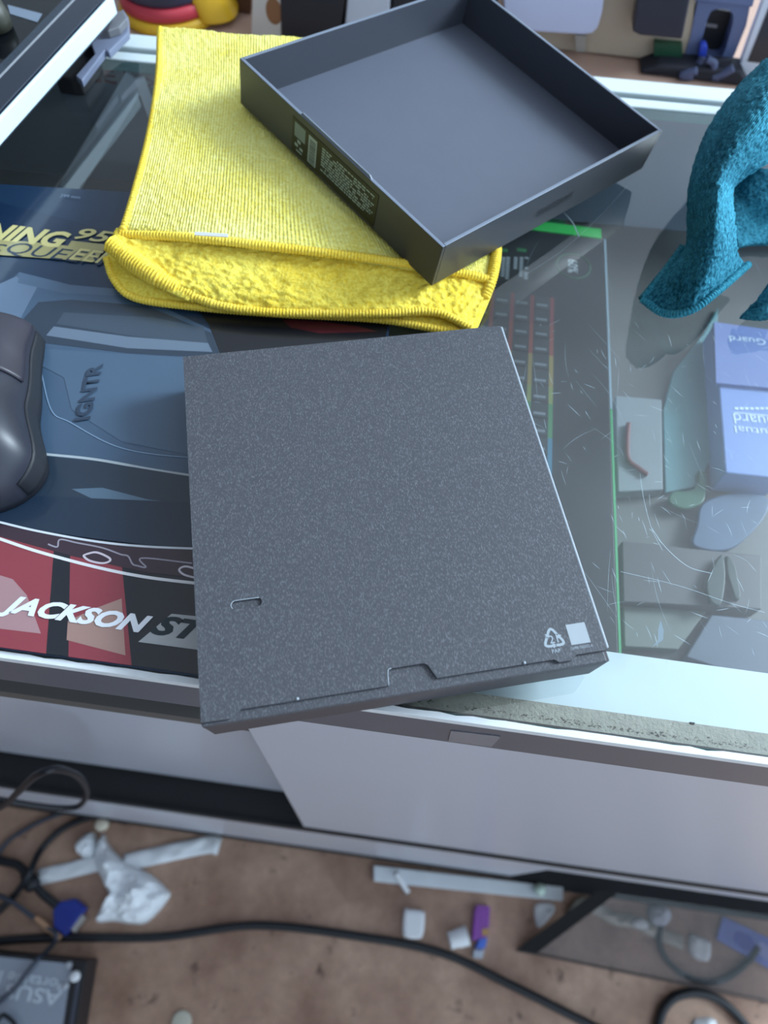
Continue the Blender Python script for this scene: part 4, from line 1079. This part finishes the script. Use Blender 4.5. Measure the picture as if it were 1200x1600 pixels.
# ================================================================== FLOOR ITEMS
def cable(name, pxs, r_, material, label, z=None, y=None, parent=None):
    pts = []
    for p in pxs:
        if y is not None: pts.append(vat(p[0], p[1], y))
        else: pts.append(fl(p[0], p[1], p[2] if len(p) > 2 else r_ + 0.0005))
    o = tube(name, pts, r_, material, parent, 8, 10)
    return tag(o, label, 'cable') if label else o
cable('floor_cable', [(-60, 1478), (0, 1470), (100, 1465), (250, 1464), (400, 1446), (560, 1463), (690, 1489), (800, 1540), (900, 1590), (1000, 1640)], 0.0052, M_rubber, 'long black cable running across the whole floor')
vga = thing('video_cable', fl(60, 1400, 0), label='black video cable ending in a blue connector', cat='cable')
cable('cord', [(-60, 1330), (0, 1345), (28, 1352, .012), (46, 1372, .016), (66, 1396, .014), (90, 1416, .010)], 0.0055, M_rubber, None, parent=vga)
tube('strain_relief', [fl(40, 1364, .016), fl(54, 1388, .016)], [0.008, 0.010, 0.008], M_rubber, vga, 10, 6)
vc = fl(112, 1430, 0); vd = (fl(130, 1446, 0) - fl(92, 1415, 0)).normalized(); vn = Vector((-vd.y, vd.x, 0))
def vq(u_, v_, z_): return vc + vd * u_ + vn * v_ + Vector((0, 0, z_))
M_blue = mat('vga_blue', (18, 46, 140), 0.35, 0.08, 60)
prism('connector_hood', [vq(-0.020, -0.006, .002), vq(-0.006, -0.019, .002), (vq(0.014, -0.019, .002)), vq(0.014, 0.019, .002), vq(-0.006, 0.019, .002), vq(-0.020, 0.006, .002)], (0, 0, 0.014), M_blue, vga, 0.0015)
prism('metal_shell', [vq(0.0142, -0.010, .004), vq(0.021, -0.010, .004), vq(0.021, 0.010, .004), vq(0.0142, 0.010, .004)], (0, 0, 0.009), mat('nickel_shell', (190, 190, 188), 0.3, metal=0.8), vga)
prism('thumb_screw', [vq(-0.034, -0.0205, .004), vq(0.010, -0.0205, .004), vq(0.010, -0.0275, .004), vq(-0.034, -0.0275, .004)], (0, 0, 0.012), mat('copper_brown', (190, 150, 120), 0.35, metal=0.5), vga, 0.001)
cable('floor_cable', [(-40, 1420), (0, 1330), (40, 1296), (90, 1273), (130, 1266)], 0.0030, M_cablegrey, 'thin grey cable arching toward the counter foot, outer of two')
cable('floor_cable', [(-20, 1440), (20, 1402, .007), (45, 1366, .028), (64, 1328, .006), (100, 1294), (150, 1276), (200, 1284)], 0.0045, M_rubber, 'black cable arching from the tangle to the counter foot')
cable('floor_cable', [(-20, 1392), (20, 1410, .016), (60, 1440, .012), (88, 1462, .016), (70, 1490, .012), (58, 1500, .05), (20, 1548, .052), (-20, 1580, .052)], 0.0030, M_cablegrey, 'grey cable crossing over the silver carton')
cable('hanging_cable', [(-60, 1290, .20), (0, 1262, .40), (28, 1238, .52), (58, 1211, .60), (92, 1202, .60), (124, 1215, .53), (136, 1240, .42), (122, 1260, .36), (90, 1262, .38), (40, 1256, .40), (-50, 1240, .44)], 0.0026, M_rubber, 'black cable hanging in a loop before the sliding door')
cable('floor_cable', [(1185, 1480), (1172, 1500), (1140, 1526), (1110, 1535), (1072, 1525), (1042, 1500), (1030, 1470), (1034, 1440)], 0.0040, M_rubber, 'black cable loop lying under the tinted sheet')
cable('floor_cable', [(1026, 1650), (1032, 1590), (1052, 1560), (1088, 1551), (1126, 1564), (1160, 1596), (1190, 1640)], 0.0058, M_rubber, 'thick black cable loop at the lower right')
cable('floor_cable', [(-20, 1628, .045), (0, 1590, .055), (10, 1588, .056), (24, 1606, .055), (10, 1640, .05)], 0.0025, M_rubber, 'small black cable loop on the silver carton')

# silver carton with upside-down print
sc_ = thing('silver_carton', fl(50, 1560, 0), label='silver-grey monitor carton with upside-down white print on the floor', cat='carton')
HZ = 0.045
b1 = [fl(-110, 1478, HZ), fl(136, 1502, HZ), fl(110, 1660, HZ), (fl(-130, 1640, HZ))]
prism('carton_body', b1, (0, 0, -HZ), M_black, sc_, 0.001)
prism('printed_top', [fl(-110, 1484, HZ + .001), fl(112, 1506, HZ + .001), fl(90, 1660, HZ + .001), fl(-130, 1640, HZ + .001)], (0, 0, -0.0009), mat('silver_grey_print', (142, 150, 164), 0.25, 0.12, 12, coat=0.3), sc_)
bar('grey_edge_line', fl(124, 1524, HZ + .0006), fl(104, 1650, HZ + .0006), 0.004, 0.0006, mat('edge_grey', (70, 74, 88), 0.4), sc_)
dq = (fl(80, 1538, HZ) - fl(0, 1526, HZ)).normalized(); dn = Vector((-dq.y, dq.x, 0))
M_pw = mat('carton_white_print', (196, 204, 214), 0.4)
text('line_text', 'Portable Monitor', fl(8, 1526, HZ + .0011), -dq, -dn, 0.011, M_pw, sc_, width=0.15)
text('name_text', 'ASUS Zen', fl(16, 1549, HZ + .0011), -dq, -dn, 0.015, M_pw, sc_, width=0.125, bold=0.01)
for (x, y) in ((108, 1508), (103, 1540)):
    lathe('silver_rivet', [(0.004, 0), (0.004, 0.002), (0.002, 0.003)], fl(x, y, HZ + .0012), mat('rivet_silver', (176, 180, 188), 0.3), sc_, 12)
tag(lathe('white_bead', [(0.003, 0), (0.006, 0.002), (0.006, 0.007), (0.003, 0.009)], fl(119, 1525, HZ + .0012), M_paper, None, 12), 'white bead on the black margin of the silver carton', 'bead')

# crumpled white bag
def blob(name, pxs, hz, material, parent=None, z0=0.001, rings=10, seed=0, crumple=0.5, fq=60):
    out_ = catmull([fl(x, y, z0) for x, y in pxs], 4, True); c = sum(out_, Vector()) / len(out_)
    K = len(out_); vs = []; fs = []
    for k in range(rings + 1):
        f = k / rings
        for i, p in enumerate(out_):
            q = c.lerp(p, f)
            nz = noise.noise(q * fq + Vector((seed, 0, 0))); n2 = noise.noise(q * fq * 2.7 + Vector((0, seed, 0)))
            h = hz * math.sqrt(max(0, 1 - f ** 3)) * (1 + crumple * (nz + 0.5 * n2))
            vs.append(Vector((q.x, q.y, z0 + max(0.0, h))))
    for k in range(rings):
        for i in range(K):
            i2 = (i + 1) % K
            if k == 0: fs.append((i, K + i, K + i2)) if i != i2 else None
            else: fs.append((k * K + i, (k + 1) * K + i, (k + 1) * K + i2, k * K + i2))
    fs.append(tuple(rings * K + i for i in range(K)))
    return obj(name, vs, fs, material, parent, False)
bgt = thing('plastic_bag', fl(200, 1390, 0), label='crumpled white plastic bag with two handles on the brown floor', cat='bag')
blob('bag_body', [(162, 1302), (172, 1322), (200, 1348), (236, 1366), (262, 1390), (264, 1404), (232, 1440), (206, 1444), (178, 1440), (152, 1441), (160, 1424), (176, 1412), (166, 1382), (150, 1352), (150, 1326)], 0.026, M_poly, bgt, seed=3, crumple=0.5, fq=45, rings=14)
blob('knotted_ear', [(146, 1300), (152, 1318), (146, 1338), (130, 1340), (119, 1326), (128, 1310)], 0.02, M_poly, bgt, seed=9, rings=6)
def ribbon(name, pxs, wd, material, parent, z0, th=0.002, amp=0.006):
    path = catmull([fl(x, y, z0) for x, y in pxs], 8); vs = []; fs = []
    for i, p in enumerate(path):
        t = (path[min(len(path) - 1, i + 1)] - path[max(0, i - 1)]).normalized(); n = Vector((-t.y, t.x, 0))
        for s in range(5):
            u_ = s / 4 - 0.5
            vs.append(p + n * wd * u_ + Vector((0, 0, amp * (0.5 + noise.noise(Vector((p.x * 60, u_ * 3, z0 * 50)))) * (1 - abs(u_)))))
        for s in range(5):
            u_ = s / 4 - 0.5; vs.append(p + n * wd * u_ - Vector((0, 0, th * 0.4)))
    for i in range(len(path) - 1):
        for s in range(4):
            a = i * 10 + s; fs.append((a, a + 1, a + 11, a + 10)); fs.append((a + 5, a + 15, a + 16, a + 6))
        for (p_, q_) in ((0, 5), (4, 9)): fs.append((i * 10 + p_, i * 10 + 10 + p_, i * 10 + 10 + q_, i * 10 + q_))
    for e in (0, len(path) - 1):
        for s in range(4): fs.append((e * 10 + s, e * 10 + s + 1, e * 10 + s + 6, e * 10 + s + 5))
    return obj(name, vs, fs, material, parent, True)
ribbon('handle', [(60, 1371), (100, 1362), (150, 1350), (175, 1348)], 0.020, M_poly, bgt, 0.002)
ribbon('handle', [(195, 1348), (240, 1338), (290, 1327), (328, 1320), (343, 1323)], 0.022, M_poly, bgt, 0.003)
tag(lathe('small_nut', [(0.006, 0), (0.009, 0.002), (0.009, 0.009), (0.006, 0.011)], fl(161, 1289, 0.0005), mat('cream_plastic', (226, 216, 196), 0.4), None, 12), 'cream plastic nut above the white bag', 'nut')
# bottle caps, sachet and bits
def cap_block(name, pxs, hz, label, cat, bev=0.004):
    return tag(prism(name, catmull([fl(x, y, hz) for x, y in pxs], 4, True), (0, 0, -hz + 0.0005), M_paper, None, min(bev, hz * 0.2)), label, cat)
cap_block('bottle_cap', [(632, 1424), (640, 1421), (658, 1423), (664, 1430), (662, 1458), (655, 1467), (638, 1466), (630, 1458)], 0.022, 'larger white bottle cap standing on the brown floor', 'cap')
a1 = fl(702, 1470, 0.013); a2 = fl(730, 1462, 0.013)
tag(tube('bottle_cap', [a1, a1.lerp(a2, 0.5), a2], [0.0105, 0.0115, 0.0125], M_paper, None, 14, 4), 'smaller white cap lying beside the purple sachet', 'cap')
sa = thing('sachet', fl(750, 1450, 0), label='purple and blue glossy sachet standing next to the small cap', cat='sachet')
prism('purple_part', [fl(x, y, 0.016) for x, y in ((742, 1422), (746, 1414), (766, 1416), (764, 1450), (760, 1466), (738, 1470))], (0, 0, -0.0155), mat('purple_print', (134, 66, 160), 0.3, 0.2, 60), sa, 0.001)
prism('blue_patch', [fl(x, y, 0.0165) for x, y in ((750, 1466), (762, 1466), (758, 1482), (744, 1482))], (0, 0, -0.016), mat('sachet_blue', (70, 110, 210), 0.3), sa, 0.001)
prism('gold_patch', [fl(x, y, 0.0168) for x, y in ((753, 1452), (763, 1450), (762, 1461), (754, 1463))], (0, 0, -0.0006), mat('sachet_gold', (180, 140, 80), 0.3), sa)
prism('clear_end', [fl(x, y, 0.012) for x, y in ((740, 1484), (757, 1484), (754, 1498), (740, 1497))], (0, 0, -0.0115), mat('sachet_clear', (176, 182, 192), 0.3), sa, 0.001)
bar_ = thing('white_batten', fl(730, 1375, 0), label='long white plastic batten along the foot of the counter', cat='batten')
prism('batten_body', [fl(584, 1352, .012), fl(880, 1386, .012), fl(880, 1408, .012), fl(584, 1377, .012)], (0, 0, -0.0115), mat('batten_white', (214, 220, 226), 0.4, 0.12, 30), bar_, 0.001)
tag(lathe('marble', [(0.004, 0), (0.008, 0.003), (0.0085, 0.007), (0.006, 0.012), (0.002, 0.0138)], fl(842, 1390, 0.0125), mat('pale_green_glass', (206, 226, 214), 0.15), None, 16), 'pale round bead on the end of the white batten', 'bead')
tag(tube('straw_piece', [fl(618, 1364, .0165), fl(628, 1380, .011), fl(637, 1394, .005)], 0.0038, M_paper, None, 10, 6), 'short white straw piece leaning on the batten', 'straw')
tag(lathe('coin', [(0.011, 0), (0.0125, 0.0004), (0.0125, 0.0018), (0.011, 0.0022)], fl(284, 1597, 0.0004), mat('pale_coin', (190, 186, 170), 0.4, 0.1, 60), None, 24), 'pale coin at the bottom edge of the floor', 'coin')
tag(blob('paper_scrap', [(1082, 1596), (1092, 1590), (1116, 1592), (1120, 1620), (1084, 1622)], 0.01, M_paper, None, seed=2), 'white paper scrap inside the thick cable loop', 'paper')
tag(blob('paper_scrap', [(836, 1414), (862, 1412), (866, 1424), (848, 1446), (838, 1446)], 0.007, M_paper, None, seed=4), 'folded white paper triangle left of the black-edged sheet', 'paper')
tag(blob('paper_ball', [(1012, 1418), (1028, 1412), (1044, 1420), (1048, 1436), (1034, 1448), (1016, 1442)], 0.012, mat('grey_white_paper', (190, 194, 206), 0.6), None, seed=6), 'crumpled grey-white paper ball under the tinted sheet', 'paper')
tag(blob('printed_cap', [(1076, 1460), (1090, 1462), (1108, 1470), (1110, 1486), (1106, 1502), (1086, 1498), (1075, 1484)], 0.009, M_paper, None, seed=8, crumple=0.2), 'white printed cap beside the blue banknote', 'cap')
tag(ribbon('clear_wrapper', [(892, 1436), (910, 1412), (940, 1424), (962, 1436), (990, 1440), (1024, 1456), (1066, 1474)], 0.016, mat('dull_clear_film', (176, 172, 160), 0.25, 0.25, 70), None, 0.002, 0.0015, 0.008), 'twisted strip of clear wrapper under the tinted sheet', 'wrapper')
tag(blob('white_pill', [(988, 1438), (1000, 1434), (1012, 1442), (1010, 1451), (996, 1450), (988, 1446)], 0.006, M_paper, None, z0=0.012, seed=11, crumple=0.1), 'white oval lump resting on the clear wrapper', 'lump')
bn = thing('banknote', fl(1160, 1475, 0), label='blue-violet banknote-like printed slip at the right edge', cat='banknote')
prism('note_sheet', [fl(x, y, 0.004) for x, y in ((1130, 1432), (1210, 1470), (1206, 1516), (1120, 1468))], (0, 0, -0.0012), mat('blue_violet_note', (112, 126, 206), 0.5, 0.35, 60), bn)
prism('note_medallion', catmull([fl(x, y, 0.0043) for x, y in ((1150, 1455), (1172, 1462), (1180, 1478), (1168, 1486), (1148, 1472))], 4, True), (0, 0, -0.0002), mat('deep_blue_note', (70, 84, 180), 0.5, 0.3, 90), bn)
prism('note_panel', catmull([fl(x, y, 0.0043) for x, y in ((1186, 1472), (1204, 1482), (1202, 1500), (1188, 1492))], 4, True), (0, 0, -0.0002), mat('pale_violet_note', (160, 168, 226), 0.5, 0.3, 90), bn)
# tinted see-through sheet leaning against the counter foot
pn = thing('tinted_sheet', fl(1000, 1500, 0), label='tinted see-through sheet with black left edge leaning at the counter foot', cat='sheet')
f0 = fl(806, 1484, 0.001); f1 = fl(1240, 1572, 0.001); f1.z = f0.z = 0.001
dirp = Vector((0.105, 0.098, 0))
g0 = Vector((f0.x + 0.094, 0.0545, 0.05)); g1 = Vector((f1.x + 0.03, 0.0545, 0.05))
cs = prism('clear_sheet', [f0, f1, g1, g0], (0, 0, 0.0025), glass_mat('tinted_clear', (0.84, 0.82, 0.82, 1), 1.45, 0.0, 0.4), pn)
cs.data.materials.append(clear_mat('tinted_underside', (0.84, 0.82, 0.82, 1)))
for p in cs.data.polygons:
    if p.normal.z < 0.5: p.material_index = 1
ss = (f1 - f0).normalized() * 0.026; s2 = (g1 - g0).normalized() * 0.026
up_ = Vector((0, 0, 0.0027))
prism('black_edge', [f0 + up_, f0 + ss + up_, g0 + s2 + up_, g0 + up_], (0, 0, 0.002), mat('matt_black_strip', (14, 14, 16), 0.9), pn)
bar('dark_front_edge', f0 + up_, f1 + up_, 0.003, 0.0012, mat('dark_edge_line', (70, 58, 56), 0.5), pn)

GROUPS = (('floor_cable', 'black and grey cables on the floor'), ('cable_clip', 'dark green clips under the glass'), ('pale_strip', 'pale strips inside the case'),
          ('paper_scrap', 'white paper scraps on the floor'), ('bottle_cap', 'white caps on the floor'), ('black_carton', 'black cartons behind the counter'))
for o in bpy.data.objects:
    for pre, gname in GROUPS:
        if o.parent is None and o.name.split('.')[0] == pre: o['group'] = gname
# parents are placed: drop helper flags
for o in bpy.data.objects:
    if '_world' in o: del o['_world']
